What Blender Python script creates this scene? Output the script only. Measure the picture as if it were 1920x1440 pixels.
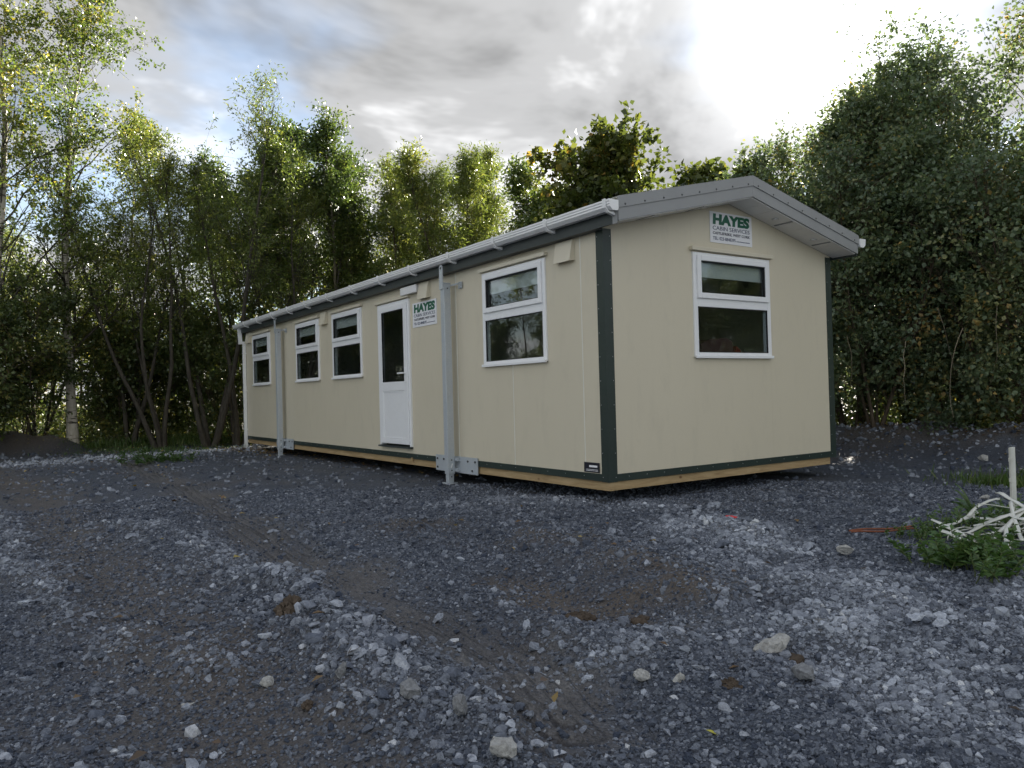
import bpy, bmesh, math, random
import numpy as np
from mathutils import Matrix, Vector

# ------------------------------------------------------------------ scene, camera, sky, sun
for o in list(bpy.data.objects):
    bpy.data.objects.remove(o)
scene = bpy.context.scene
COL = scene.collection
R_ = math.radians

CAM = np.array([5.5436, -4.8755, 1.0662])
YAW, PITCH, ROLL, FPX = 0.9723, 0.0129, -0.0262, 1438.64
_d = np.array([-math.sin(YAW), math.cos(YAW), 0]); _r = np.array([math.cos(YAW), math.sin(YAW), 0]); _u = np.array([0, 0, 1.])
FWD = _d * math.cos(PITCH) + _u * math.sin(PITCH)
_up = -_d * math.sin(PITCH) + _u * math.cos(PITCH)
RGT = _r * math.cos(ROLL) + _up * math.sin(ROLL)
UPV = -_r * math.sin(ROLL) + _up * math.cos(ROLL)
cd = bpy.data.cameras.new('camera')
cam = bpy.data.objects.new('camera', cd); COL.objects.link(cam)
cd.sensor_fit = 'HORIZONTAL'; cd.sensor_width = 36.0; cd.lens = FPX / 1920 * 36.0
cd.clip_start = 0.05; cd.clip_end = 2000
M4 = Matrix.Identity(4)
for i in range(3):
    M4[i][0] = RGT[i]; M4[i][1] = UPV[i]; M4[i][2] = -FWD[i]; M4[i][3] = CAM[i]
cam.matrix_world = M4
scene.camera = cam
scene.render.resolution_x, scene.render.resolution_y = 1024, 768

SUN_DIR = np.array([-0.49, 0.78, 0.42]); SUN_DIR /= np.linalg.norm(SUN_DIR)
SUN_EL = math.asin(SUN_DIR[2]); SUN_AZ = math.atan2(SUN_DIR[0], SUN_DIR[1])

scene.view_settings.view_transform = 'Standard'
scene.view_settings.look = 'None'
scene.view_settings.gamma = 1.0
scene.view_settings.exposure = 2.1
scene.cycles.max_bounces = 6; scene.cycles.diffuse_bounces = 3; scene.cycles.glossy_bounces = 3
scene.cycles.transmission_bounces = 3; scene.cycles.transparent_max_bounces = 8
scene.cycles.caustics_reflective = False; scene.cycles.caustics_refractive = False
scene.cycles.adaptive_threshold = 0.02

def build_world():
    w = bpy.data.worlds.new('World'); scene.world = w; w.use_nodes = True
    nt = w.node_tree; N = nt.nodes; L = nt.links
    N.clear()
    out = N.new('ShaderNodeOutputWorld'); bg = N.new('ShaderNodeBackground')
    L.new(bg.outputs[0], out.inputs[0]); bg.inputs[1].default_value = 0.066
    sky = N.new('ShaderNodeTexSky'); sky.sky_type = 'NISHITA'; sky.sun_disc = False
    sky.sun_elevation = SUN_EL; sky.sun_rotation = SUN_AZ
    sky.air_density = 1.0; sky.dust_density = 0.1; sky.ozone_density = 1.5
    tc = N.new('ShaderNodeTexCoord')
    sep = N.new('ShaderNodeSeparateXYZ'); L.new(tc.outputs['Generated'], sep.inputs[0])
    def math_(op, a, b=None, c=None, clamp=False):
        n = N.new('ShaderNodeMath'); n.operation = op; n.use_clamp = clamp
        for i, v in enumerate((a, b, c)):
            if v is None: continue
            if isinstance(v, (int, float)): n.inputs[i].default_value = v
            else: L.new(v, n.inputs[i])
        return n.outputs[0]
    # clouds live on a high flat layer: project the view direction on it
    zz = math_('ADD', math_('MAXIMUM', sep.outputs[2], 0.0), 0.22)
    ux = math_('DIVIDE', sep.outputs[0], zz); uy = math_('DIVIDE', sep.outputs[1], zz)
    cmb = N.new('ShaderNodeCombineXYZ'); L.new(ux, cmb.inputs[0]); L.new(uy, cmb.inputs[1]); cmb.inputs[2].default_value = 3.7
    mp = N.new('ShaderNodeMapping'); L.new(cmb.outputs[0], mp.inputs[0])
    mp.inputs['Location'].default_value = CLOUD_OFF
    mp.inputs['Rotation'].default_value = (0, 0, 0.5)
    def noise(scale, detail, rough, dist=0.0):
        n = N.new('ShaderNodeTexNoise'); n.inputs['Scale'].default_value = scale
        n.inputs['Detail'].default_value = detail; n.inputs['Roughness'].default_value = rough
        n.inputs['Distortion'].default_value = dist
        L.new(mp.outputs[0], n.inputs['Vector']); return n.outputs['Fac']
    def ramp(fac, stops):
        n = N.new('ShaderNodeValToRGB'); L.new(fac, n.inputs[0])
        n.color_ramp.interpolation = 'EASE'
        while len(n.color_ramp.elements) < len(stops): n.color_ramp.elements.new(0.5)
        for e, (p, c) in zip(n.color_ramp.elements, stops):
            e.position = p; e.color = (c, c, c, 1) if isinstance(c, (int, float)) else (*c, 1)
        return n.outputs[0]
    n1 = noise(0.75, 5, 0.55, 0.25)
    cover = ramp(n1, [(0.40, 0.5), (0.56, 1.0)])
    n2 = noise(1.7, 5, 0.58, 0.3)
    shade = ramp(n2, [(0.33, 0.38), (0.5, 0.64), (0.62, 1.15)])
    # angle to the sun: forward scattering through the cloud
    dp = N.new('ShaderNodeVectorMath'); dp.operation = 'DOT_PRODUCT'
    L.new(tc.outputs['Generated'], dp.inputs[0]); dp.inputs[1].default_value = tuple(SUN_DIR)
    dt = math_('MAXIMUM', dp.outputs['Value'], 0.0)
    ph = math_('ADD', math_('MULTIPLY', math_('POWER', dt, 200.0), 13.0), math_('MULTIPLY', math_('POWER', dt, 24.0), 0.8))
    # cloud sides that face the sun are brighter than the shaded bases seen against it
    lit = math_('MULTIPLY_ADD', dp.outputs['Value'], -0.8, 4.2)
    lum = math_('ADD', math_('MULTIPLY', shade, math_('ADD', lit, math_('MULTIPLY', ph, 0.6))), math_('MULTIPLY', ph, 0.4))
    vm = N.new('ShaderNodeVectorMath'); vm.operation = 'SCALE'
    vm.inputs[0].default_value = (0.985, 0.99, 1.0); L.new(lum, vm.inputs['Scale'])
    mix = N.new('ShaderNodeMix'); mix.data_type = 'RGBA'
    L.new(cover, mix.inputs['Factor']); L.new(sky.outputs[0], mix.inputs['A']); L.new(vm.outputs[0], mix.inputs['B'])
    L.new(mix.outputs['Result'], bg.inputs[0])
CLOUD_OFF = (-1.237, -10.137, 0.4376)
build_world()

sd = bpy.data.lights.new('sun', 'SUN'); sun = bpy.data.objects.new('sun', sd); COL.objects.link(sun)
sd.energy = 5.0; sd.angle = R_(0.8); sd.color = (1.0, 0.93, 0.82)
sun.rotation_euler = Vector(-SUN_DIR).to_track_quat('-Z', 'Y').to_euler()
sun.location = (-10, 16, 12)

# ------------------------------------------------------------------ helpers
def ray(px, py): return FWD + RGT * (px - 960) / FPX - UPV * (py - 720) / FPX
def at(px, depth):
    """plan position on the bearing of photo column px, depth metres in front of the camera"""
    v = FWD + RGT * (px - 960) / FPX
    q = CAM + v * depth
    return float(q[0]), float(q[1])
def gp(px, py, z=-0.1):
    v = ray(px, py); t = (z - CAM[2]) / v[2]; q = CAM + v * t
    return float(q[0]), float(q[1])

def tag(o, label=None, cat=None, group=None, kind=None):
    if label: o['label'] = label
    if cat: o['category'] = cat
    if group: o['group'] = group
    if kind: o['kind'] = kind
    return o
def empty(name, loc=(0, 0, 0), rz=0.0):
    o = bpy.data.objects.new(name, None); COL.objects.link(o); o.location = loc; o.rotation_euler = (0, 0, rz)
    o.empty_display_size = 0.2
    return o
def link(name, me, mat=None, parent=None):
    o = bpy.data.objects.new(name, me); COL.objects.link(o)
    if mat is not None and not me.materials: me.materials.append(mat)
    if parent is not None: o.parent = parent
    return o
def np_mesh(name, V, F, smooth=False, attrs=None):
    """V (n,3), F (m,k) index array or list of such arrays"""
    me = bpy.data.meshes.new(name)
    Fs = F if isinstance(F, list) else [F]
    me.vertices.add(len(V)); me.vertices.foreach_set('co', np.ascontiguousarray(V, dtype=np.float32).ravel())
    nl = sum(f.size for f in Fs); nf = sum(len(f) for f in Fs)
    me.loops.add(nl); me.loops.foreach_set('vertex_index', np.concatenate([f.ravel() for f in Fs]).astype(np.int32))
    tot = np.concatenate([np.full(len(f), f.shape[1], dtype=np.int32) for f in Fs])
    st = np.concatenate([[0], np.cumsum(tot)[:-1]]).astype(np.int32)
    me.polygons.add(nf); me.polygons.foreach_set('loop_start', st); me.polygons.foreach_set('loop_total', tot)
    if smooth: me.polygons.foreach_set('use_smooth', np.ones(nf, dtype=bool))
    me.update(calc_edges=True)
    for k, a in (attrs or {}).items():
        at_ = me.attributes.new(k, 'FLOAT', 'POINT'); at_.data.foreach_set('value', np.ascontiguousarray(a, dtype=np.float32))
    return me

class MB:
    """collects simple solids into one mesh"""
    def __init__(s): s.v = []; s.f = []
    def add(s, vs, fs):
        n = len(s.v); s.v += [tuple(map(float, p)) for p in vs]; s.f += [tuple(n + i for i in f) for f in fs]; return s
    def box(s, x0, x1, y0, y1, z0, z1):
        if x0 > x1: x0, x1 = x1, x0
        if y0 > y1: y0, y1 = y1, y0
        if z0 > z1: z0, z1 = z1, z0
        return s.add([(x0,y0,z0),(x1,y0,z0),(x1,y1,z0),(x0,y1,z0),(x0,y0,z1),(x1,y0,z1),(x1,y1,z1),(x0,y1,z1)],
                     [(0,3,2,1),(4,5,6,7),(0,1,5,4),(1,2,6,5),(2,3,7,6),(3,0,4,7)])
    def prism(s, poly, axis, a, b):
        """poly: 2D outline in the plane perpendicular to axis (y,z for x; x,z for y; x,y for z)"""
        def P(p, t):
            return {'x': (t, p[0], p[1]), 'y': (p[0], t, p[1]), 'z': (p[0], p[1], t)}[axis]
        n = len(poly)
        vs = [P(p, a) for p in poly] + [P(p, b) for p in poly]
        fs = [tuple(range(n)), tuple(range(2*n-1, n-1, -1))] + [(i, (i+1) % n + 0, (i+1) % n + n, i + n) for i in range(n)]
        return s.add(vs, fs)
    def cyl(s, p0, p1, r0, r1=None, n=10):
        r1 = r0 if r1 is None else r1
        p0 = Vector(p0); p1 = Vector(p1); t = (p1 - p0).normalized()
        a = t.orthogonal().normalized(); b = t.cross(a)
        vs = []
        for p, r in ((p0, r0), (p1, r1)):
            for k in range(n):
                an = 2*math.pi*k/n; vs.append(p + a*math.cos(an)*r + b*math.sin(an)*r)
        fs = [tuple(range(n-1, -1, -1)), tuple(range(n, 2*n))] + [(k, (k+1) % n, (k+1) % n + n, k + n) for k in range(n)]
        return s.add(vs, fs)
    def build(s, name, mat=None, parent=None, bevel=0.0, smooth=False):
        me = bpy.data.meshes.new(name); me.from_pydata(s.v, [], s.f)
        bm = bmesh.new(); bm.from_mesh(me); bmesh.ops.recalc_face_normals(bm, faces=bm.faces); bm.to_mesh(me); bm.free()
        me.update()
        o = link(name, me, mat, parent)
        if smooth:
            for p in me.polygons: p.use_smooth = True
        if bevel:
            m = o.modifiers.new('edge', 'BEVEL'); m.width = bevel; m.segments = 2; m.limit_method = 'ANGLE'
        return o

# numpy value noise
_rng = np.random.RandomState(7)
_T = _rng.rand(256, 256)
def vnoise(x, y):
    xi = np.floor(x).astype(int); yi = np.floor(y).astype(int)
    fx = x - xi; fy = y - yi
    fx = fx*fx*(3-2*fx); fy = fy*fy*(3-2*fy)
    a = _T[xi & 255, yi & 255]; b = _T[(xi+1) & 255, yi & 255]; c = _T[xi & 255, (yi+1) & 255]; d = _T[(xi+1) & 255, (yi+1) & 255]
    return (a*(1-fx)+b*fx)*(1-fy) + (c*(1-fx)+d*fx)*fy
def fbm(x, y, oct=4, gain=0.5):
    s = 0; a = 1; t = 0
    for i in range(oct):
        s = s + a*(vnoise(x*2**i + 17.3*i, y*2**i - 9.1*i) - 0.5); t += a; a *= gain
    return s / t * 2       # about -1..1
def sstep(a, b, x):
    t = np.clip((x-a)/(b-a), 0, 1); return t*t*(3-2*t)

# ------------------------------------------------------------------ materials
def mat_base(name):
    m = bpy.data.materials.new(name); m.use_nodes = True
    nt = m.node_tree; b = nt.nodes['Principled BSDF']
    return m, nt, b
def nd(nt, typ, **kw):
    n = nt.nodes.new(typ)
    for k, v in kw.items():
        if k in n.inputs: n.inputs[k].default_value = v
        else: setattr(n, k, v)
    return n
def ramp_node(nt, fac, stops):
    n = nt.nodes.new('ShaderNodeValToRGB'); nt.links.new(fac, n.inputs[0])
    while len(n.color_ramp.elements) < len(stops): n.color_ramp.elements.new(0.5)
    for e, (p, c) in zip(n.color_ramp.elements, stops): e.position = p; e.color = (*c, 1)
    return n.outputs[0]
def mixc(nt, fac, a, b, mode='MIX'):
    n = nt.nodes.new('ShaderNodeMix'); n.data_type = 'RGBA'; n.blend_type = mode
    for k, v in (('Factor', fac), ('A', a), ('B', b)):
        if isinstance(v, (int, float)): n.inputs[k].default_value = v
        elif isinstance(v, tuple): n.inputs[k].default_value = (*v, 1)
        else: nt.links.new(v, n.inputs[k])
    return n.outputs['Result']
def objco(nt, scale=(1, 1, 1)):
    tc = nt.nodes.new('ShaderNodeTexCoord'); mp = nt.nodes.new('ShaderNodeMapping')
    nt.links.new(tc.outputs['Object'], mp.inputs[0]); mp.inputs['Scale'].default_value = scale
    return mp.outputs[0]
def noise_n(nt, vec, scale, detail=4, rough=0.5, dist=0):
    n = nd(nt, 'ShaderNodeTexNoise', Scale=scale, Detail=detail, Roughness=rough, Distortion=dist)
    if vec is not None: nt.links.new(vec, n.inputs['Vector'])
    return n.outputs['Fac']
def bump_n(nt, h, strength, dist, b):
    n = nd(nt, 'ShaderNodeBump', Strength=strength, Distance=dist)
    nt.links.new(h, n.inputs['Height']); nt.links.new(n.outputs[0], b.inputs['Normal'])

def painted(name, col, rough=0.45, var=0.06, scale=1.5, bump=0.0, spec=0.5, metal=0.0, dirt=None, dscale=(1, 1, 1)):
    m, nt, b = mat_base(name)
    v = objco(nt, dscale)
    n = noise_n(nt, v, scale, 3, 0.6)
    lo = tuple(c*(1-var) for c in col); hi = tuple(min(1, c*(1+var)) for c in col)
    c = ramp_node(nt, n, [(0.3, lo), (0.7, hi)])
    if dirt:
        n2 = noise_n(nt, v, scale*6, 4, 0.7)
        f = ramp_node(nt, n2, [(0.52, (0, 0, 0)), (0.75, (dirt[3],)*3)])
        c = mixc(nt, f, c, dirt[:3])
    nt.links.new(c, b.inputs['Base Color'])
    b.inputs['Roughness'].default_value = rough; b.inputs['Metallic'].default_value = metal
    b.inputs['Specular IOR Level'].default_value = spec
    if bump:
        bump_n(nt, noise_n(nt, v, 60, 3, 0.5), bump, 0.01, b)
    return m

M = {}
M['cream'] = painted('cream_cladding', (0.645, 0.585, 0.45), 0.42, 0.02, 0.9, bump=0.02, dirt=(0.46, 0.42, 0.33, 0.22), dscale=(1, 1, 0.35))
M['cream_trim'] = painted('cream_trim_metal', (0.66, 0.605, 0.475), 0.4, 0.02)
M['joint'] = painted('pale_joint_strip', (0.74, 0.72, 0.64), 0.4, 0.02)
M['green'] = painted('dark_green_trim', (0.016, 0.030, 0.025), 0.42, 0.15, 3.0, dirt=(0.06, 0.07, 0.06, 0.2))
M['fascia'] = painted('slate_grey_fascia', (0.28, 0.285, 0.285), 0.42, 0.06, 2.0)
M['fascia_dark'] = painted('dark_fascia', (0.035, 0.045, 0.045), 0.45, 0.1, 2.0)
M['white'] = painted('white_upvc', (0.86, 0.865, 0.87), 0.28, 0.01, 2.0, dirt=(0.55, 0.54, 0.5, 0.12))
M['white_pipe'] = painted('white_pvc_pipe', (0.86, 0.86, 0.85), 0.3, 0.02, 2.0, dirt=(0.5, 0.48, 0.43, 0.2))
M['soffit'] = painted('white_soffit_board', (0.84, 0.83, 0.82), 0.4, 0.02)
M['black'] = painted('black_seal', (0.01, 0.011, 0.012), 0.5, 0.1)
M['steel_screw'] = painted('bare_screw', (0.6, 0.6, 0.6), 0.35, 0.05, metal=0.7)
M['dark_screw'] = painted('dark_screw', (0.05, 0.05, 0.05), 0.5, 0.05)
M['sign_white'] = painted('sign_white', (0.82, 0.82, 0.84), 0.35, 0.01)
M['sign_green'] = painted('sign_green_print', (0.0, 0.11, 0.055), 0.4, 0.03)
M['sign_blue'] = painted('sign_blue_print', (0.045, 0.06, 0.12), 0.4, 0.03)
M['sign_dark'] = painted('sign_dark_print', (0.02, 0.022, 0.04), 0.4, 0.03)
M['plate_black'] = painted('black_data_plate', (0.01, 0.011, 0.02), 0.3, 0.05)
M['blind'] = painted('grey_roller_blind', (0.70, 0.69, 0.66), 0.8, 0.03)
M['interior'] = painted('interior_wall', (0.30, 0.29, 0.27), 0.7, 0.03)
M['roof'] = painted('roof_sheet', (0.06, 0.075, 0.07), 0.4, 0.08)
M['wire'] = painted('lamp_ring', (0.55, 0.55, 0.55), 0.3, 0.02, metal=0.4)
M['red_board'] = painted('dark_red_board', (0.075, 0.025, 0.022), 0.5, 0.05)
M['grey_board'] = painted('grey_board', (0.22, 0.23, 0.24), 0.5, 0.05)
M['orange'] = painted('orange_red_plastic', (0.25, 0.05, 0.03), 0.4, 0.05)
M['red_scrap'] = painted('red_plastic', (0.65, 0.03, 0.03), 0.35, 0.05)

def mat_galv():
    m, nt, b = mat_base('galvanised_steel')
    v = objco(nt)
    vo = nd(nt, 'ShaderNodeTexVoronoi', Scale=130.0); nt.links.new(v, vo.inputs['Vector'])
    c = ramp_node(nt, vo.outputs['Color'], [(0.2, (0.46, 0.50, 0.54)), (0.8, (0.53, 0.57, 0.60))])
    n = noise_n(nt, v, 9, 6, 0.65)
    c2 = mixc(nt, ramp_node(nt, n, [(0.5, (0, 0, 0)), (0.72, (0.45,)*3)]), c, (0.55, 0.56, 0.54))
    nt.links.new(c2, b.inputs['Base Color'])
    b.inputs['Metallic'].default_value = 0.35; b.inputs['Roughness'].default_value = 0.45
    bump_n(nt, n, 0.08, 0.01, b)
    return m
M['galv'] = mat_galv()

def mat_timber():
    m, nt, b = mat_base('sawn_pine')
    v = objco(nt, (1, 1, 9))
    n = noise_n(nt, v, 2.2, 8, 0.62, 1.2)
    c = ramp_node(nt, n, [(0.25, (0.25, 0.16, 0.075)), (0.5, (0.40, 0.28, 0.14)), (0.75, (0.50, 0.37, 0.21))])
    v2 = objco(nt, (1, 1, 1.6))
    vo = nd(nt, 'ShaderNodeTexVoronoi', Scale=4.2, Randomness=1.0); nt.links.new(v2, vo.inputs['Vector'])
    k = ramp_node(nt, vo.outputs['Distance'], [(0.04, (1, 1, 1)), (0.13, (0, 0, 0))])
    c = mixc(nt, k, c, (0.13, 0.06, 0.02))
    nt.links.new(c, b.inputs['Base Color']); b.inputs['Roughness'].default_value = 0.75
    bump_n(nt, n, 0.2, 0.01, b)
    return m
M['timber'] = mat_timber()

def mat_glass():
    m, nt, b = mat_base('window_glass')
    nt.nodes.remove(b)
    out = nt.nodes['Material Output']
    tr = nd(nt, 'ShaderNodeBsdfTransparent'); tr.inputs[0].default_value = (0.82, 0.86, 0.86, 1)
    gl = nd(nt, 'ShaderNodeBsdfGlossy'); gl.inputs['Roughness'].default_value = 0.01; gl.inputs[0].default_value = (1, 1, 1, 1)
    fr = nd(nt, 'ShaderNodeLayerWeight', Blend=0.5)
    pw = nd(nt, 'ShaderNodeMath', operation='POWER'); nt.links.new(fr.outputs['Facing'], pw.inputs[0]); pw.inputs[1].default_value = 4.0
    mu = nd(nt, 'ShaderNodeMath', operation='MULTIPLY_ADD'); nt.links.new(pw.outputs[0], mu.inputs[0]); mu.inputs[1].default_value = 0.85; mu.inputs[2].default_value = 0.05
    mu.use_clamp = True
    mx = nd(nt, 'ShaderNodeMixShader'); nt.links.new(mu.outputs[0], mx.inputs[0]); nt.links.new(tr.outputs[0], mx.inputs[1]); nt.links.new(gl.outputs[0], mx.inputs[2])
    nt.links.new(mx.outputs[0], out.inputs[0])
    return m
M['glass'] = mat_glass()

def mat_leaf(name, stops, trans=0.42, rough=0.38, spec=0.55):
    m, nt, b = mat_base(name)
    out = nt.nodes['Material Output']
    a = nd(nt, 'ShaderNodeAttribute', attribute_name='tone')
    c = ramp_node(nt, a.outputs['Fac'], stops)
    nt.links.new(c, b.inputs['Base Color']); b.inputs['Roughness'].default_value = rough; b.inputs['Specular IOR Level'].default_value = spec
    tl = nd(nt, 'ShaderNodeBsdfTranslucent')
    br = mixc(nt, 1.0, c, (1.25, 1.25, 0.8), 'MULTIPLY'); nt.links.new(br, tl.inputs[0])
    mx = nd(nt, 'ShaderNodeMixShader'); mx.inputs[0].default_value = trans
    nt.links.new(b.outputs[0], mx.inputs[1]); nt.links.new(tl.outputs[0], mx.inputs[2]); nt.links.new(mx.outputs[0], out.inputs[0])
    return m
M['leaf_birch'] = mat_leaf('birch_leaf', [(0, (0.065, 0.112, 0.027)), (0.55, (0.160, 0.206, 0.048)), (0.86, (0.289, 0.269, 0.066)), (1, (0.46, 0.36, 0.07))], 0.45)
M['leaf_willow'] = mat_leaf('willow_leaf', [(0, (0.075, 0.113, 0.026)), (0.6, (0.167, 0.205, 0.049)), (1, (0.318, 0.303, 0.066))], 0.45)
M['leaf_ash'] = mat_leaf('ash_leaf', [(0, (0.046, 0.078, 0.025)), (0.6, (0.114, 0.166, 0.042)), (1, (0.280, 0.293, 0.069))], 0.38)
M['leaf_sycamore'] = mat_leaf('sycamore_leaf', [(0, (0.051, 0.074, 0.020)), (0.6, (0.103, 0.127, 0.029)), (0.9, (0.207, 0.196, 0.041)), (1, (0.34, 0.21, 0.05))], 0.40)
M['leaf_hedge'] = mat_leaf('hedge_leaf', [(0, (0.076, 0.119, 0.066)), (0.6, (0.150, 0.200, 0.103)), (0.92, (0.301, 0.295, 0.124)), (1, (0.42, 0.29, 0.10))], 0.38)
M['leaf_under'] = mat_leaf('undergrowth_leaf', [(0, (0.049, 0.078, 0.028)), (0.6, (0.110, 0.144, 0.041)), (1, (0.294, 0.256, 0.064))], 0.4)
M['leaf_weed'] = mat_leaf('weed_leaf', [(0, (0.05, 0.10, 0.03)), (0.6, (0.09, 0.17, 0.045)), (1, (0.16, 0.24, 0.06))], 0.35)
M['grass'] = mat_leaf('grass_blade', [(0, (0.04, 0.08, 0.018)), (0.6, (0.08, 0.14, 0.03)), (1, (0.18, 0.19, 0.06))], 0.35)
M['leaf_litter'] = mat_leaf('leaf_litter', [(0, (0.05, 0.03, 0.015)), (0.6, (0.16, 0.09, 0.035)), (1, (0.36, 0.27, 0.06))], 0.2)
M['leaf_yellow'] = painted('yellow_leaf', (0.42, 0.38, 0.03), 0.5, 0.1, 20)

def mat_bark(name, c0, c1, bands=None):
    m, nt, b = mat_base(name)
    v = objco(nt, (1, 1, 0.35))
    n = noise_n(nt, v, 14, 6, 0.65)
    c = ramp_node(nt, n, [(0.3, c0), (0.7, c1)])
    if bands:
        v2 = objco(nt, (2.5, 2.5, 14)); n2 = noise_n(nt, v2, 1.0, 5, 0.6)
        f = ramp_node(nt, n2, [(0.54, (0, 0, 0)), (0.62, (1, 1, 1))])
        c = mixc(nt, f, c, bands)
    nt.links.new(c, b.inputs['Base Color']); b.inputs['Roughness'].default_value = 0.85; b.inputs['Specular IOR Level'].default_value = 0.2
    bump_n(nt, n, 0.6, 0.02, b)
    return m
M['bark_birch'] = mat_bark('birch_bark', (0.36, 0.32, 0.25), (0.58, 0.54, 0.46), (0.05, 0.04, 0.03))
M['bark_dark'] = mat_bark('dark_bark', (0.035, 0.03, 0.024), (0.09, 0.08, 0.062))
M['bark_pale'] = mat_bark('pale_bark', (0.11, 0.10, 0.07), (0.22, 0.19, 0.13))
M['bark_brown'] = mat_bark('brown_bark', (0.06, 0.045, 0.03), (0.13, 0.10, 0.07))
M['dead_stem'] = mat_bark('dry_stem', (0.22, 0.18, 0.12), (0.36, 0.31, 0.22))
M['stem_green'] = painted('green_stem', (0.10, 0.13, 0.04), 0.6, 0.1, 10)

def mat_stone(name, lo, hi, instancer):
    m, nt, b = mat_base(name)
    if instancer:
        a = nd(nt, 'ShaderNodeAttribute', attribute_name='tone', attribute_type='INSTANCER'); f = a.outputs['Fac']
    else:
        a = nd(nt, 'ShaderNodeObjectInfo'); f = a.outputs['Random']
    c = ramp_node(nt, f, [(0.0, lo), (0.55, tuple((l+h)/2 for l, h in zip(lo, hi))), (0.93, hi), (1.0, (hi[0]*1.25, hi[1]*1.2, hi[2]*1.1))])
    v = objco(nt)
    n = noise_n(nt, v, 3.0, 3, 0.65)
    d = ramp_node(nt, n, [(0.3, (0.55, 0.55, 0.58)), (0.7, (1.15, 1.13, 1.1))])
    c = mixc(nt, 1.0, c, d, 'MULTIPLY')
    nt.links.new(c, b.inputs['Base Color']); b.inputs['Roughness'].default_value = 0.75; b.inputs['Specular IOR Level'].default_value = 0.35
    bump_n(nt, noise_n(nt, v, 9.0, 2, 0.6), 0.35, 0.05, b)
    return m
M['gravel'] = mat_stone('crushed_limestone', (0.044, 0.057, 0.085), (0.51, 0.55, 0.61), True)
M['stone'] = mat_stone('limestone_chunk', (0.08, 0.096, 0.13), (0.45, 0.48, 0.53), False)
M['rock_pale'] = painted('pale_limestone', (0.36, 0.355, 0.335), 0.8, 0.3, 6, bump=0.4, dirt=(0.18, 0.15, 0.11, 0.7))
M['rock_grey'] = painted('grey_limestone', (0.20, 0.205, 0.21), 0.8, 0.3, 6, bump=0.4, dirt=(0.09, 0.075, 0.06, 0.7))
M['clay'] = painted('brown_clay', (0.085, 0.066, 0.050), 0.95, 0.35, 9, bump=0.8, spec=0.1)
M['plastic_strip'] = painted('weathered_white_plastic', (0.62, 0.62, 0.56), 0.45, 0.06, 3, dirt=(0.35, 0.33, 0.26, 0.4))
M['rust'] = painted('rusty_bar', (0.20, 0.065, 0.03), 0.8, 0.3, 30)

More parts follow.
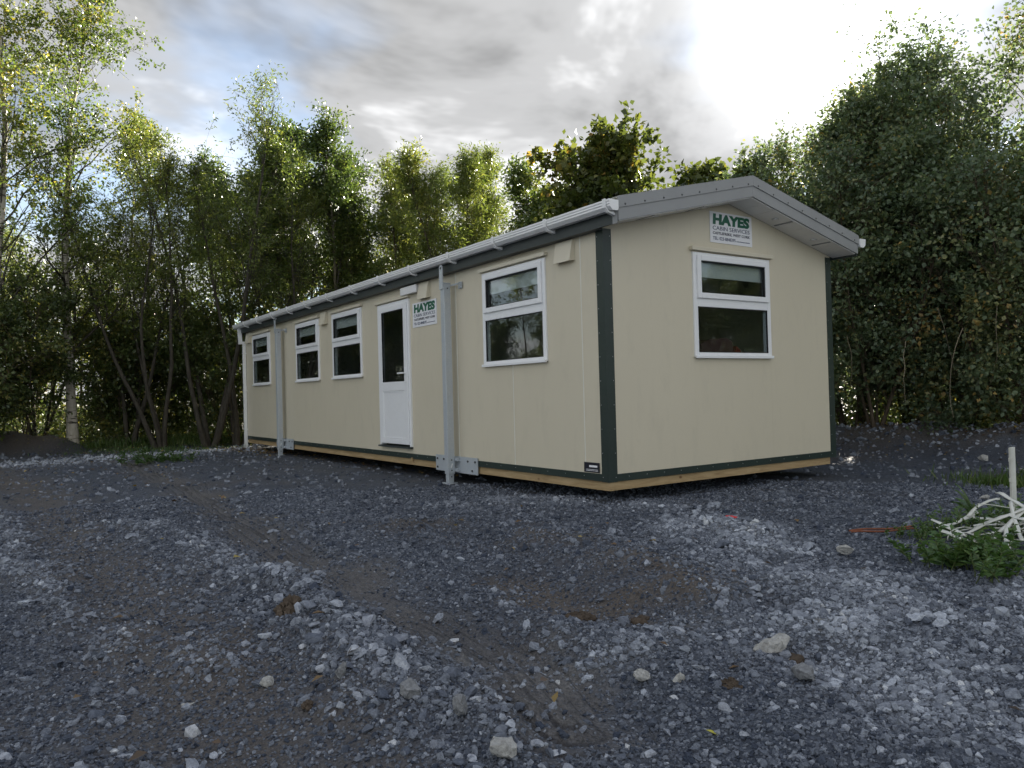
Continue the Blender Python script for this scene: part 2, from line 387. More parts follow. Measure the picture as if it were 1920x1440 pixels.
def mat_ground():
    m, nt, b = mat_base('crushed_stone_ground')
    tc = nt.nodes.new('ShaderNodeTexCoord'); v = tc.outputs['Object']
    at1 = nd(nt, 'ShaderNodeAttribute', attribute_name='mud').outputs['Fac']
    at2 = nd(nt, 'ShaderNodeAttribute', attribute_name='pale').outputs['Fac']
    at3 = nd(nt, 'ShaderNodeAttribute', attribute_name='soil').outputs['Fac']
    n1 = noise_n(nt, v, 2.2, 4, 0.65)
    n2 = noise_n(nt, v, 45.0, 3, 0.7)
    vo = nd(nt, 'ShaderNodeTexVoronoi', Scale=70.0); nt.links.new(v, vo.inputs['Vector'])
    grit = ramp_node(nt, vo.outputs['Color'], [(0.0, (0.035, 0.040, 0.050)), (0.55, (0.064, 0.077, 0.104)), (0.85, (0.13, 0.147, 0.182)), (1.0, (0.27, 0.28, 0.295))])
    dust = ramp_node(nt, n2, [(0.3, (0.034, 0.039, 0.052)), (0.7, (0.082, 0.092, 0.114))])
    c = mixc(nt, ramp_node(nt, n1, [(0.42, (0.15,)*3), (0.6, (0.85,)*3)]), dust, grit)
    palec = ramp_node(nt, n2, [(0.3, (0.13, 0.132, 0.135)), (0.7, (0.27, 0.27, 0.265))])
    c = mixc(nt, at2, c, palec)
    mudc = ramp_node(nt, n2, [(0.3, (0.062, 0.052, 0.045)), (0.7, (0.145, 0.124, 0.106))])
    c = mixc(nt, at1, c, mudc)
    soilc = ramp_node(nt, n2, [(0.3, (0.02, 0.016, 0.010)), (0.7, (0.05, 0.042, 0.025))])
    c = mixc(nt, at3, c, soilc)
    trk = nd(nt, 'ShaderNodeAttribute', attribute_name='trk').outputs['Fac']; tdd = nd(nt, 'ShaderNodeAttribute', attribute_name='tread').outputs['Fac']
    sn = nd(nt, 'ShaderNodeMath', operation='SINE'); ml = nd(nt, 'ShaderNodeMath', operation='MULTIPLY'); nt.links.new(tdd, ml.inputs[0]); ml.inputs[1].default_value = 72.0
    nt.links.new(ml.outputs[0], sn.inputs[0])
    gv = ramp_node(nt, sn.outputs[0], [(0.0, (1, 1, 1)), (0.7, (1, 1, 1)), (0.95, (0.45, 0.45, 0.47))])  # groove shade painted into the colour, since the tread relief shades too weakly
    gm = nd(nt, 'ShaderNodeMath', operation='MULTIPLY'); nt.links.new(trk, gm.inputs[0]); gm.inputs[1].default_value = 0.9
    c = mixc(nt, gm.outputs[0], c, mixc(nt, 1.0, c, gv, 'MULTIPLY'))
    nt.links.new(c, b.inputs['Base Color'])
    rg = ramp_node(nt, n1, [(0.35, (0.55,)*3), (0.65, (0.85,)*3)])
    nt.links.new(rg, b.inputs['Roughness']); b.inputs['Specular IOR Level'].default_value = 0.35
    tm = nd(nt, 'ShaderNodeMath', operation='MULTIPLY'); nt.links.new(sn.outputs[0], tm.inputs[0]); nt.links.new(trk, tm.inputs[1])
    tm2 = nd(nt, 'ShaderNodeMath', operation='MULTIPLY'); nt.links.new(tm.outputs[0], tm2.inputs[0]); tm2.inputs[1].default_value = 0.9
    ad0 = nd(nt, 'ShaderNodeMath', operation='ADD'); nt.links.new(n2, ad0.inputs[0]); nt.links.new(tm2.outputs[0], ad0.inputs[1])
    n2h = ad0.outputs[0]
    ad = nd(nt, 'ShaderNodeMath', operation='ADD')
    nt.links.new(n2h, ad.inputs[0]); nt.links.new(vo.outputs['Distance'], ad.inputs[1])
    bump_n(nt, ad.outputs[0], 0.9, 0.02, b)
    return m
M['ground'] = mat_ground()

# ------------------------------------------------------------------ ground form
def poly_dist(x, y, pts):
    d = np.full(x.shape, 1e9)
    for (ax, ay), (bx, by) in zip(pts[:-1], pts[1:]):
        vx, vy = bx-ax, by-ay; L2 = vx*vx+vy*vy + 1e-9
        t = np.clip(((x-ax)*vx+(y-ay)*vy)/L2, 0, 1)
        d = np.minimum(d, np.hypot(x-(ax+t*vx), y-(ay+t*vy)))
    return d
P = lambda *pp: [gp(a, b) for a, b in pp]
Z_track = P((235, 872), (330, 915), (430, 975), (560, 1055), (690, 1120), (820, 1180), (960, 1265), (1060, 1360))
Z_left = P((-60, 880), (60, 930), (160, 1040), (300, 1190), (440, 1330), (600, 1480))
Z_wind = P((-60, 960), (10, 1005), (45, 1065), (110, 1150), (200, 1205), (330, 1235), (430, 1250))
Z_rid = P((190, 1000), (330, 1020), (440, 1075), (520, 1115))
Z_pile = P((540, 1105), (610, 1185), (700, 1240), (800, 1300), (900, 1370))
Z_bandA = P((930, 1250), (1060, 1225), (1200, 1205), (1330, 1190), (1450, 1205), (1520, 1190))
Z_C = P((1345, 1010), (1450, 1075), (1600, 1130), (1780, 1160), (1960, 1130))
Z_C2 = P((1540, 1180), (1640, 1260), (1760, 1330), (1920, 1380))
Z_D = P((860, 958), (1000, 952), (1150, 958), (1290, 975), (1345, 1010))
Z_mud = P((770, 1005), (900, 1010), (1050, 1045), (1190, 1085), (1310, 1125))
Z_rut = P((960, 1100), (1060, 1140), (1190, 1160))
Z_rut2 = P((1130, 1010), (1240, 1040), (1340, 1085), (1450, 1150), (1600, 1240))
Z_far = P((-80, 884), (120, 874), (300, 858), (470, 848))  # far strip: pale gravel, with the sunlight on it also put into its tone
Z_berm = [(-3.2, 6.9), (-1.6, 7.2), (-0.3, 7.5), (0.8, 7.3), (2.4, 7.6)]
Z_mound = [(-15.4, -5.0), (-14.9, -3.75)]

TRK = np.array(Z_track[-2]) - np.array(Z_track[1]); TRK = TRK/np.hypot(*TRK)
def rx(x, y, k=1.0): return fbm(x*k*1.7+5, y*k*1.7, 4)
def g_(d, w): return np.exp(-(d/w)**2)
def masks(x, y):
    wob = rx(x, y, 1.3)*0.22 + fbm(x*5, y*5, 3)*0.13
    D = lambda Z: np.maximum(poly_dist(x, y, Z) + wob, 0)
    k = {}
    k['track'] = g_(D(Z_track), 0.30); k['left'] = g_(D(Z_left), 0.45)
    k['wind'] = g_(D(Z_wind), 0.15); k['rid'] = g_(D(Z_rid), 0.16); k['pile'] = g_(D(Z_pile), 0.26)
    k['A'] = g_(D(Z_bandA), 0.22); k['C'] = g_(D(Z_C), 0.50); k['C2'] = g_(D(Z_C2), 0.34); k['Dd'] = g_(D(Z_D), 0.30)
    k['mud'] = g_(D(Z_mud), 0.40)*(0.25+0.75*sstep(-0.25, 0.35, fbm(x*1.9+8, y*1.9, 4)+0.08)); k['rut'] = g_(D(Z_rut), 0.22); k['rut2'] = g_(D(Z_rut2), 0.16)
    for q in ('A', 'C', 'C2', 'Dd', 'wind'): k[q] = k[q]*(0.35+0.65*sstep(-0.35, 0.25, fbm(x*2.6+3, y*2.6-5, 4)+0.05))
    k['far'] = g_(D(Z_far), 0.9); k['berm'] = g_(poly_dist(x, y, Z_berm), 0.55); k['mound'] = g_(poly_dist(x, y, Z_mound), 0.5)
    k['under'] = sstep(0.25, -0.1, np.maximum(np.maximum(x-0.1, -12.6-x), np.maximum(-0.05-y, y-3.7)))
    # woodland floor beyond the yard
    back = np.maximum(y-8.2, -(x+16.4)) + rx(x, y, 0.5)*0.5
    k['wood'] = sstep(-0.3, 0.7, back)
    k['grassL'] = g_(poly_dist(x, y, [(-15.2, -2.2), (-15.4, -0.6), (-15.2, 1.2), (-14.8, 3.5)])+wob, 0.75)
    k['grassR'] = g_(poly_dist(x, y, [(1.9, 4.3), (2.6, 5.0), (3.6, 5.6)]) + wob, 0.6)
    return k
def height(x, y, k=None, fine=True):
    k = k or masks(x, y)
    # the yard is level at the cabin and falls a little towards the viewer
    s = sstep(0.0, 8.0, (x*0.56 - y*0.83) - 0.6)
    h = -0.025 - 0.17*s
    rough = 1 - 0.8*k['under']
    h = h + rx(x, y, 0.35)*0.035*rough + fbm(x*3.1, y*3.1, 4)*0.022*rough
    h = h + 0.07*k['wind'] + 0.05*k['rid'] + 0.095*k['pile'] + 0.055*k['A'] + 0.03*k['C'] + 0.03*k['Dd'] + 0.10*k['mud'] - 0.05*k['rut'] - 0.045*k['rut2'] - 0.04*k['track'] - 0.02*k['left']
    h = h + 0.55*k['berm']*(0.75+0.5*fbm(x*1.6, y*1.6, 3)) + 0.55*k['mound']*(0.9+0.4*fbm(x*1.6, y*1.6, 3)) + 0.1*k['wood'] + 0.06*k['grassL']
    sa = x*TRK[0] + y*TRK[1]; da = -x*TRK[1] + y*TRK[0] + 0.35*np.sin(sa*0.45+0.6) + 0.25*rx(x, y, 0.25)
    yard = sstep(0.1, 0.9, np.maximum(x-0.2, -y-0.2))*(1-k['wood'])*sstep(16, 9, np.hypot(x-CAM[0], y-CAM[1]))
    h = h + yard*((vnoise(da*2.4+31, sa*0.30)-0.5)*0.085 + (vnoise(da*6.5+11, sa*0.8)-0.5)*0.035)
    if fine:
        # tread bars across the wheel track
        d = poly_dist(x, y, Z_track)
        tr = np.sin(d*75)*0.011*k['track']*(vnoise(x*2, y*2) > 0.35)
        h = h + tr + fbm(x*11, y*11, 3)*0.013*rough*(1-0.6*k['track'])*(1-0.5*k['left'])
    return h
def hz(x, y): return float(height(np.array([float(x)]), np.array([float(y)]))[0])

def build_ground():
    va = math.atan2(FWD[1], FWD[0])
    a_f = np.arange(-50, 50.001, 0.29); a_c = np.arange(50+4, 360-50-1, 4.0)
    ang = np.radians(np.concatenate([a_f, a_c])) + va
    nA = len(ang)
    rr = np.concatenate([[0.15, 0.5], np.exp(np.linspace(math.log(0.9), math.log(24), 380)), np.exp(np.linspace(math.log(26), math.log(900), 24))])
    A, Rr = np.meshgrid(ang, rr)
    X = CAM[0] + Rr*np.cos(A); Y = CAM[1] + Rr*np.sin(A)
    k = masks(X, Y); Z = height(X, Y, k)
    far = sstep(40, 120, Rr); Z = Z*(1-far)
    V = np.stack([X, Y, Z], -1).reshape(-1, 3)
    nR = len(rr); i = np.arange(nR-1)[:, None]*nA; j = np.arange(nA)[None, :]; jn = (j+1) % nA
    F = np.stack([i+j, i+jn, i+nA+jn, i+nA+j], -1).reshape(-1, 4)
    V = np.vstack([V, [[CAM[0], CAM[1], V[:nA, 2].mean()]]]); c = len(V)-1
    T = np.stack([np.full(nA, c), (np.arange(nA)), (np.arange(nA)+1) % nA], -1)
    mud = np.clip(0.85*k['mud'] + 0.9*k['rut'] + 0.75*k['left'] + 0.5*k['track'] + k['mound'] + 0.9*k['berm']*(vnoise(X*1.3, Y*1.3) > .45) + 0.45*np.clip(fbm(X*0.9+40, Y*0.9, 4)*1.6-0.15, 0, 1), 0, 1)
    pale = np.clip(0.75*k['A'] + 0.55*k['C'] + 0.4*k['C2'] + 0.4*k['Dd'] + 0.7*k['far'] + 0.35*k['wind'] + 0.2*k['rid'] + 0.25*k['berm'] + 0.55*k['track'], 0, 1)*np.clip(0.75+fbm(X*4, Y*4, 3)*0.8, 0, 1)
    soil = np.clip(k['wood']*(1-k['mound']) + 0.7*k['grassL'] + 0.7*k['grassR'] + 0.35*k['under'], 0, 1)  # last term darkens the ground under the cabin
    ap = lambda a, v=0.0: np.append(a.ravel(), v)
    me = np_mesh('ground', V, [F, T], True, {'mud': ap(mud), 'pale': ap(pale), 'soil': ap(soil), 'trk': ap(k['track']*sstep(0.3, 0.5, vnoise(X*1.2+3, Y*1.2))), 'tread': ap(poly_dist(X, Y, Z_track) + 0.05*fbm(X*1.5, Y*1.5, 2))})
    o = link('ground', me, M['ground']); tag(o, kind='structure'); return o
GROUND = build_ground()

# ------------------------------------------------------------------ the cabin
CAB = empty('site_cabin', (0, 0, 0))
tag(CAB, 'long cream portable cabin with dark green trims, white windows and low pitched roof', 'cabin')
L, WD = 12.467, 3.667
ZB, ZT = 0.20, 2.625
SL = 0.236
roofz = lambda y, base: base + SL*min(y, WD-y)

def panel_holes(u0, u1, z0, z1, holes, face, depth):
    """wall sheet in the plane y=face, running from z0 to z1, with rectangular openings"""
    us = sorted({u0, u1} | {c for h in holes for c in (h[0], h[1]) if u0 < c < u1})
    zs = sorted({z0, z1} | {c for h in holes for c in (h[2], h[3]) if z0 < c < z1})
    solid = {}
    for i in range(len(us)-1):
        for j in range(len(zs)-1):
            cu, cz = (us[i]+us[i+1])/2, (zs[j]+zs[j+1])/2
            solid[i, j] = not any(h[0] < cu < h[1] and h[2] < cz < h[3] for h in holes)
    m = MB()
    for (i, j), s in solid.items():
        if not s: continue
        a, b, c, d = us[i], us[i+1], zs[j], zs[j+1]
        m.add([(a, face, c), (b, face, c), (b, face, d), (a, face, d)], [(0, 1, 2, 3)])
        m.add([(a, face+depth, c), (b, face+depth, c), (b, face+depth, d), (a, face+depth, d)], [(3, 2, 1, 0)])
        for (di, dj, q) in ((-1, 0, ((a, c), (a, d))), (1, 0, ((b, d), (b, c))), (0, -1, ((b, c), (a, c))), (0, 1, ((a, d), (b, d)))):
            if not solid.get((i+di, j+dj), False):
                (p0, p1) = q
                m.add([(p0[0], face, p0[1]), (p1[0], face, p1[1]), (p1[0], face+depth, p1[1]), (p0[0], face+depth, p0[1])], [(0, 1, 2, 3)])
    return m
WINS = [(-2.164, -0.915), (-7.005, -5.756), (-8.888, -7.638), (-11.776, -10.527)]
WZ0, WZ1 = 1.402, 2.499
DOOR = (-5.125, -4.082, 0.36, 2.44)
holes = [(a, b, WZ0, WZ1) for a, b in WINS] + [DOOR]
seams = [-0.345 - 1.232*i for i in range(10)]
edges = [-0.0605] + [s for s in seams if s > -L+0.2] + [-L]
SIDE = tag(empty('side_wall'), None); SIDE.parent = CAB
for a, b in zip(edges[1:], edges[:-1]):
    hs = [h for h in holes if h[0] < b and h[1] > a]
    gp_ = 0.002 if b > -3.0 else 0.0004
    m = panel_holes(a+gp_, b-gp_, ZB, ZT, hs, 0.0, 0.06)
    m.build('wall_panel', M['cream'], CAB)
bpy.data.objects.remove(SIDE)
for s in seams:
    if s < -3.0: continue
    segs = [(0.272, ZT-0.01)]
    for h in holes:
        if h[0]-0.03 < s < h[1]+0.03:
            segs = [q for z0, z1 in segs for q in ((z0, h[2]-0.012), (h[3]+0.07, z1)) if q[1]-q[0] > 0.05]
    for z0, z1 in segs:
        MB().box(s-0.006, s+0.006, -0.003, 0.004, z0, z1).build('joint_strip', M['joint'], CAB)
# rear and far walls, floor, inner ceiling
MB().box(-L, -0.0605, WD-0.06, WD, ZB, ZT).build('wall_panel', M['cream'], CAB)
def gable_poly(y0, y1, z0, top=2.645):
    pts = [(y0, z0), (y1, z0), (y1, roofz(y1, top))]
    if y0 < WD/2 < y1: pts.append((WD/2, roofz(WD/2, top)))
    pts.append((y0, roofz(y0, top)))
    return pts
MB().prism(gable_poly(0.061, WD-0.061, ZB), 'x', -L, -L+0.06).build('wall_panel', M['cream'], CAB)
MB().box(-L+0.061, -0.061, 0.061, WD-0.061, ZB+0.01, ZB+0.09).build('floor', M['interior'], CAB)
# gable end: four panels around the window
GY0, GY1, GZ0, GZ1 = 1.219, 2.475, 1.400, 2.508
for poly in (gable_poly(0.0, GY0+0.0003, ZB), gable_poly(GY1-0.0003, WD, ZB)):
    MB().prism(poly, 'x', -0.06, 0.0).build('wall_panel', M['cream'], CAB)
MB().box(-0.06, 0, GY0+0.001, GY1-0.001, ZB, GZ0).build('wall_panel', M['cream'], CAB)
MB().prism([(GY0+0.001, GZ1), (GY1-0.001, GZ1), (GY1-0.001, roofz(GY1, 2.645)), (WD/2, roofz(WD/2, 2.645)), (GY0+0.001, roofz(GY0, 2.645))], 'x', -0.06, 0).build('wall_panel', M['cream'], CAB)
# interior partitions so that rooms stay dark
for xx in (-3.3, -6.0-0.5+0.9, -9.5):
    MB().box(xx-0.04, xx+0.04, 0.07, WD-0.07, ZB+0.095, 2.62).build('partition', M['interior'], CAB)
MB().box(-L+0.07, -0.07, 0.07, WD-0.07, 2.6455, 2.66).build('ceiling', M['interior'], CAB)

# base trims, corner trims, screws
def screws(name, pts, axis, r, parent, mat):
    m = MB()
    for p in pts:
        q = list(p); q[{'x': 0, 'y': 1}[axis]] += {'x': 0.004, 'y': -0.004}[axis]
        m.cyl(p, q, r, r*0.7, 6)
    o = m.build(name, mat, parent); o['kind'] = 'stuff'; return o
CT = 0.100
bt = MB().box(-L+CT, -CT, -0.005, 0.001, 0.205, 0.270).box(-L+CT, -CT, -0.012, -0.0052, 0.200, 0.206).build('base_trim', M['green'], CAB)
screws('screws', [(x, -0.005, 0.24) for x in np.arange(-L+0.4, -0.3, 0.30)], 'y', 0.004, bt, M['steel_screw'])
gt = MB().box(-0.001, 0.005, CT, WD-CT, 0.205, 0.270).box(0.0052, 0.012, CT, WD-CT, 0.200, 0.206).build('base_trim', M['green'], CAB)
screws('screws', [(0.005, y, 0.24) for y in np.arange(0.25, WD-0.2, 0.24)], 'x', 0.004, gt, M['steel_screw'])
for (cx, cy) in ((0, 0), (0, WD), (-L, 0)):
    sx = 1 if cx == 0 else -1; sy = -1 if cy == 0 else 1
    m = MB()
    x_in = cx - sx*CT; y_in = cy - sy*CT
    t = 0.006
    poly = [(cx+sx*t, cy+sy*t), (x_in, cy+sy*t), (x_in, cy), (cx, cy), (cx, y_in), (cx+sx*t, y_in)]
    ctm = MB().prism(poly, 'z', 0.195, 2.63).build('corner_trim', M['green'], CAB)
    zz = np.arange(0.24, 2.6, 0.145*1.6)
    if cy == 0: screws('screws', [(x_in+sx*0.02, cy-t, z) for z in zz], 'y', 0.004, ctm, M['steel_screw'])
    if cx == 0: screws('screws', [(cx+t, y_in+sy*0.02, z) for z in zz], 'x', 0.004, ctm, M['steel_screw'])

# timber bearers under the floor
MB().box(-L+0.10, -0.02, 0.012, 0.06, 0.112, 0.1985).build('timber_beam', M['timber'], CAB)
MB().box(-0.058, -0.004, 0.063, 3.555, 0.115, 0.1985).build('timber_beam', M['timber'], CAB)
MB().box(-0.0195, -0.0045, 0.012, 0.0615, 0.113, 0.1985).build('timber_beam', M['timber'], CAB)
MB().box(-L+0.10, -0.06, WD-0.12, WD-0.06, 0.112, 0.1985).build('timber_beam', M['timber'], CAB)
for xx in np.arange(-L+0.6, -0.3, 1.2):
    MB().box(xx-0.025, xx+0.025, 0.0615, WD-0.1205, 0.1, 0.1984).build('floor_joist', M['timber'], CAB)
MB().box(-4.13, -4.09, -0.02, 0.011, 0.17, 0.215).build('timber_chock', M['timber'], CAB)
# dark blocks that carry the middle of the floor
for xx in (-1.5, -4.5, -7.5, -10.5):
    for yy in (0.9, 2.8):
        MB().box(xx-0.22, xx+0.22, yy-0.11, yy+0.11, -0.12, 0.0995).build('bearing_block', M['rock_grey'], CAB)

# ---- windows
def window(face, u0, u1, z0, z1, lintel=True):
    """face: function mapping (u, out, z) to world; out>0 is towards outside"""
    def B(m, a, b, o0, o1, c, d):
        p = face(a, o0, c); q = face(b, o1, d)
        return m.box(p[0], q[0], p[1], q[1], p[2], q[2])
    F_, T_ = 0.058, 0.020
    zm0, zm1 = 1.935+(z0-1.402), 2.035+(z0-1.402)
    m = MB()
    g = 0.0015
    B(m, u0+g, u0+F_, -0.05, T_, z0+g, z1-g); B(m, u1-F_, u1-g, -0.05, T_, z0+g, z1-g)
    B(m, u0+F_+g, u1-F_-g, -0.05, T_, z0+g, z0+0.05); B(m, u0+F_+g, u1-F_-g, -0.05, T_, z1-0.045, z1-g)
    B(m, u0+F_+g, u1-F_-g, -0.05, T_, zm0, zm1)
    w = m.build('window', M['white'], CAB, bevel=0.004)
    # opening light above the transom
    a, b, c, d = u0+F_-0.012, u1-F_+0.012, zm1-0.012, z1-0.033
    s_ = 0.058
    m = MB()
    B(m, a, a+s_, T_+0.001, T_+0.022, c, d); B(m, b-s_, b, T_+0.001, T_+0.022, c, d)
    B(m, a+s_+0.0005, b-s_-0.0005, T_+0.001, T_+0.022, c, c+s_); B(m, a+s_+0.0005, b-s_-0.0005, T_+0.001, T_+0.022, d-s_, d)
    m.build('sash', M['white'], w, bevel=0.005)
    m = MB(); B(m, a+0.012, b-0.012, -0.008, -0.002, zm1+0.001, z1-0.046); 
    m.build('pane', M['glass'], w)
    m = MB(); B(m, u0+F_+0.002, u1-F_-0.002, -0.008, -0.002, z0+0.051, zm0-0.001)
    m.build('pane', M['glass'], w)
    # black gaskets and inner spacer bars
    m = MB()
    for (p0, p1, q0, q1) in ((a+s_, b-s_, c+s_, d-s_),):
        B(m, p0+.0006, p0+0.008, -0.001, T_+0.012, q0, q1); B(m, p1-0.008, p1-.0006, -0.001, T_+0.012, q0, q1); B(m, p0+0.009, p1-0.009, -0.001, T_+0.012, q0+.0006, q0+0.008); B(m, p0+0.009, p1-0.009, -0.001, T_+0.012, q1-0.008, q1-.0006)
    p0, p1, q0, q1 = u0+F_+g, u1-F_-g, z0+0.05, zm0
    B(m, p0+.0006, p0+0.008, -0.001, T_-0.004, q0+.0006, q1-.0006); B(m, p1-0.008, p1-.0006, -0.001, T_-0.004, q0+.0006, q1-.0006); B(m, p0+0.009, p1-0.009, -0.001, T_-0.004, q0+.0006, q0+0.008); B(m, p0+0.009, p1-0.009, -0.001, T_-0.004, q1-0.008, q1-.0006)
    m.build('gasket', M['black'], w)
    # sill and drip trim
    m = MB(); B(m, u0-0.006, u1+0.006, 0.0205, 0.045, z0-0.012, z0+0.02); m.build('sill', M['white'], w, bevel=0.004)
    if lintel:
        m = MB(); B(m, u0-0.035, u1+0.035, 0.0005, 0.050, z1+0.012, z1+0.052); m.build('drip_trim', M['cream_trim'], w, bevel=0.003)
    # roller blind inside, half rolled down
    m = MB(); B(m, u0+0.07, u1-0.07, -0.035, -0.031, z1-0.23, z1-0.05); B(m, u0+0.07, u1-0.07, -0.040, -0.027, z1-0.255, z1-0.2305); m.build('blind', M['blind'], w)
    return w
side_face = lambda u, o, z: (u, -o, z)
gab_face = lambda u, o, z: (o, u, z)
for a, b in WINS: window(side_face, a, b, WZ0, WZ1)
window(gab_face, GY0, GY1, GZ0, GZ1)

# ---- door
x0, x1, z0, z1 = DOOR
m = MB()
m.box(x0+.001, x0+0.06, -0.025, 0.055, z0+.001, z1-.001).box(x1-0.06, x1-.001, -0.025, 0.055, z0+.001, z1-.001).box(x0+0.0605, x1-0.0605, -0.025, 0.055, z1-0.06, z1-.001)
dfr = m.build('door_frame', M['white'], CAB, bevel=0.004)
lx0, lx1, lz0, lz1 = x0+0.055, x1-0.055, z0+0.03, z1-0.05
st = 0.105
m = MB()
yo, yi = -0.040, -0.0255
m.box(lx0, lx0+st, yo, yi, lz0, lz1).box(lx1-st, lx1, yo, yi, lz0, lz1)
m.box(lx0+st+.0005, lx1-st-.0005, yo, yi, lz0, lz0+0.075).box(lx0+st+.0005, lx1-st-.0005, yo, yi, lz1-0.075, lz1).box(lx0+st+.0005, lx1-st-.0005, yo, yi, 1.155, 1.285)
door = m.build('door', M['white'], CAB, bevel=0.004)
MB().box(lx0+st+0.001, lx1-st-0.001, -0.030, -0.012, lz0+0.076, 1.154).build('door_panel', M['white'], door, bevel=0.002)
m = MB()
for (a, b, c, d) in ((lx0+st+.001, lx0+st+0.018, lz0+0.077, 1.153), (lx1-st-0.018, lx1-st-.001, lz0+0.077, 1.153)): m.box(a, b, -0.036, -0.0303, c, d)
m.box(lx0+st+0.019, lx1-st-0.019, -0.036, -0.0303, lz0+0.077, lz0+0.094).box(lx0+st+0.019, lx1-st-0.019, -0.036, -0.0303, 1.136, 1.153)
m.build('panel_bead', M['white'], door)
MB().box(lx0+st+0.001, lx1-st-0.001, -0.016, -0.010, 1.286, lz1-0.076).build('pane', M['glass'], door)
m = MB()
m.box(lx0+st+.001, lx0+st+0.010, -0.034, -0.0165, 1.287, lz1-0.077).box(lx1-st-0.010, lx1-st-.001, -0.034, -0.0165, 1.287, lz1-0.077).box(lx0+st+.011, lx1-st-0.011, -0.034, -0.0165, 1.287, 1.296).box(lx0+st+.011, lx1-st-0.011, -0.034, -0.0165, lz1-0.086, lz1-0.077)
m.build('gasket', M['black'], door)
hx = lx1-0.05
MB().box(hx-0.018, hx+0.018, -0.052, -0.0405, 1.27, 1.47).cyl((hx, -0.0525, 1.40), (hx, -0.085, 1.40), 0.011).box(hx-0.16, hx+0.012, -0.100, -0.0855, 1.389, 1.412).build('handle', M['white'], door, bevel=0.003)
MB().box(x0+0.005, x1-0.005, -0.060, 0.03, z0-0.022, z0+0.0005).build('threshold', M['fascia_dark'], CAB)
MB().box(x0-0.06, x1+0.02, -0.05, -0.0005, z1+0.012, z1+0.055).build('drip_trim', M['cream_trim'], CAB, bevel=0.003)

# ---- emergency light, vents, data plate
MB().box(-4.235, -3.755, -0.075, -0.0505, 2.484, 2.590).box(-4.225, -3.765, -0.050, -0.001, 2.488, 2.586).build('bulkhead_light', M['soffit'], CAB, bevel=0.006)
def vent(xa, xb, za, zb):
    m = MB().prism([(-0.001, za+0.05), (-0.001, zb), (-0.030, zb), (-0.070, za), (-0.064, za), (-0.028, za+0.05)], 'x', xa+0.006, xb-0.006)
    v = m.build('vent_cowl', M['cream_trim'], CAB)
    for (p, q) in ((xa, xa+0.0055), (xb-0.0055, xb)):
        MB().prism([(-0.0005, za+0.01), (-0.0005, zb+0.002), (-0.031, zb+0.002), (-0.072, za-0.002)], 'x', p, q).build('cowl_cheek', M['cream_trim'], v)
vent(-0.70, -0.43, 2.385, 2.60); vent(-3.745, -3.475, 2.375, 2.595); vent(-7.50, -7.23, 2.36, 2.58); vent(-12.22, -11.95, 2.36, 2.58)
pl = MB().box(-0.36, -0.13, -0.010, -0.007, 0.278, 0.375).build('data_plate', M['plate_black'], CAB)
MB().box(-0.28, -0.16, -0.0115, -0.0102, 0.328, 0.348).box(-0.33, -0.15, -0.0115, -0.0102, 0.292, 0.296).box(-0.33, -0.15, -0.0115, -0.0102, 0.304, 0.308).build('plate_print', M['sign_white'], pl)

# ---- roof
RX0, RX1 = -L-0.16, 0.30
base_r = 2.70
def slope(ya, yb, xa, xb, zoff0, zoff1):
    def zz(y): return roofz(y, base_r)
    return MB().prism([(ya, zz(ya)+zoff0), (yb, zz(yb)+zoff0), (yb, zz(yb)+zoff1), (ya, zz(ya)+zoff1)], 'x', xa, xb)
ROOF = slope(-0.09, WD/2-0.0005, RX0, RX1-0.03, 0.005, 0.115).build('roof', M['roof'], CAB)
slope(WD/2+0.0005, WD+0.09, RX0, RX1-0.03, 0.005, 0.115).build('roof_slope', M['roof'], ROOF)
for i in range(int((RX1-RX0)/0.333)):       # standing ribs of the sheet roof
    xx = RX0+0.1+0.333*i
    if xx > RX1-0.2: break
    slope(-0.09, WD/2-0.04, xx, xx+0.05, 0.116, 0.145).build('roof_rib', M['roof'], ROOF)
    slope(WD/2+0.04, WD+0.09, xx, xx+0.05, 0.116, 0.145).build('roof_rib', M['roof'], ROOF)
MB().prism([(WD/2-0.18, roofz(WD/2-0.18, base_r)+0.146), (WD/2, roofz(WD/2, base_r)+0.150), (WD/2+0.18, roofz(WD/2-0.18, base_r)+0.146), (WD/2+0.18, roofz(WD/2-0.18, base_r)+0.152), (WD/2, roofz(WD/2, base_r)+0.158), (WD/2-0.18, roofz(WD/2-0.18, base_r)+0.152)], 'x', RX0, RX1-0.035).build('ridge_cap', M['roof'], ROOF)
# verge boards on the gable: lower board and screwed cap flashing
fz = lambda y, b: roofz(y, b)
def verge(ya, yb, b0, b1, xa, xb):
    return MB().prism([(ya, fz(ya, b0)), (yb, fz(yb, b0)), (yb, fz(yb, b1)), (ya, fz(ya, b1))], 'x', xa, xb)
for (ya, yb) in ((-0.085, WD/2-0.001), (WD/2+0.001, WD+0.085)):
    verge(ya, yb, 2.655, 2.778, 0.300, 0.322).build('verge_board', M['fascia'], ROOF)
    cap = verge(ya-(0.012 if ya < 0 else 0), yb+(0.012 if yb > WD else 0), 2.770, 2.872, 0.3225, 0.332).build('verge_flashing', M['fascia'], ROOF)
    verge(ya, yb, 2.8725, 2.878, 0.18, 0.332).build('verge_flashing', M['fascia'], ROOF)
    screws('screws', [(0.332, y, fz(y, 2.792)) for y in np.linspace(ya+0.08, yb-0.08, 8)], 'x', 0.011, cap, M['dark_screw'])
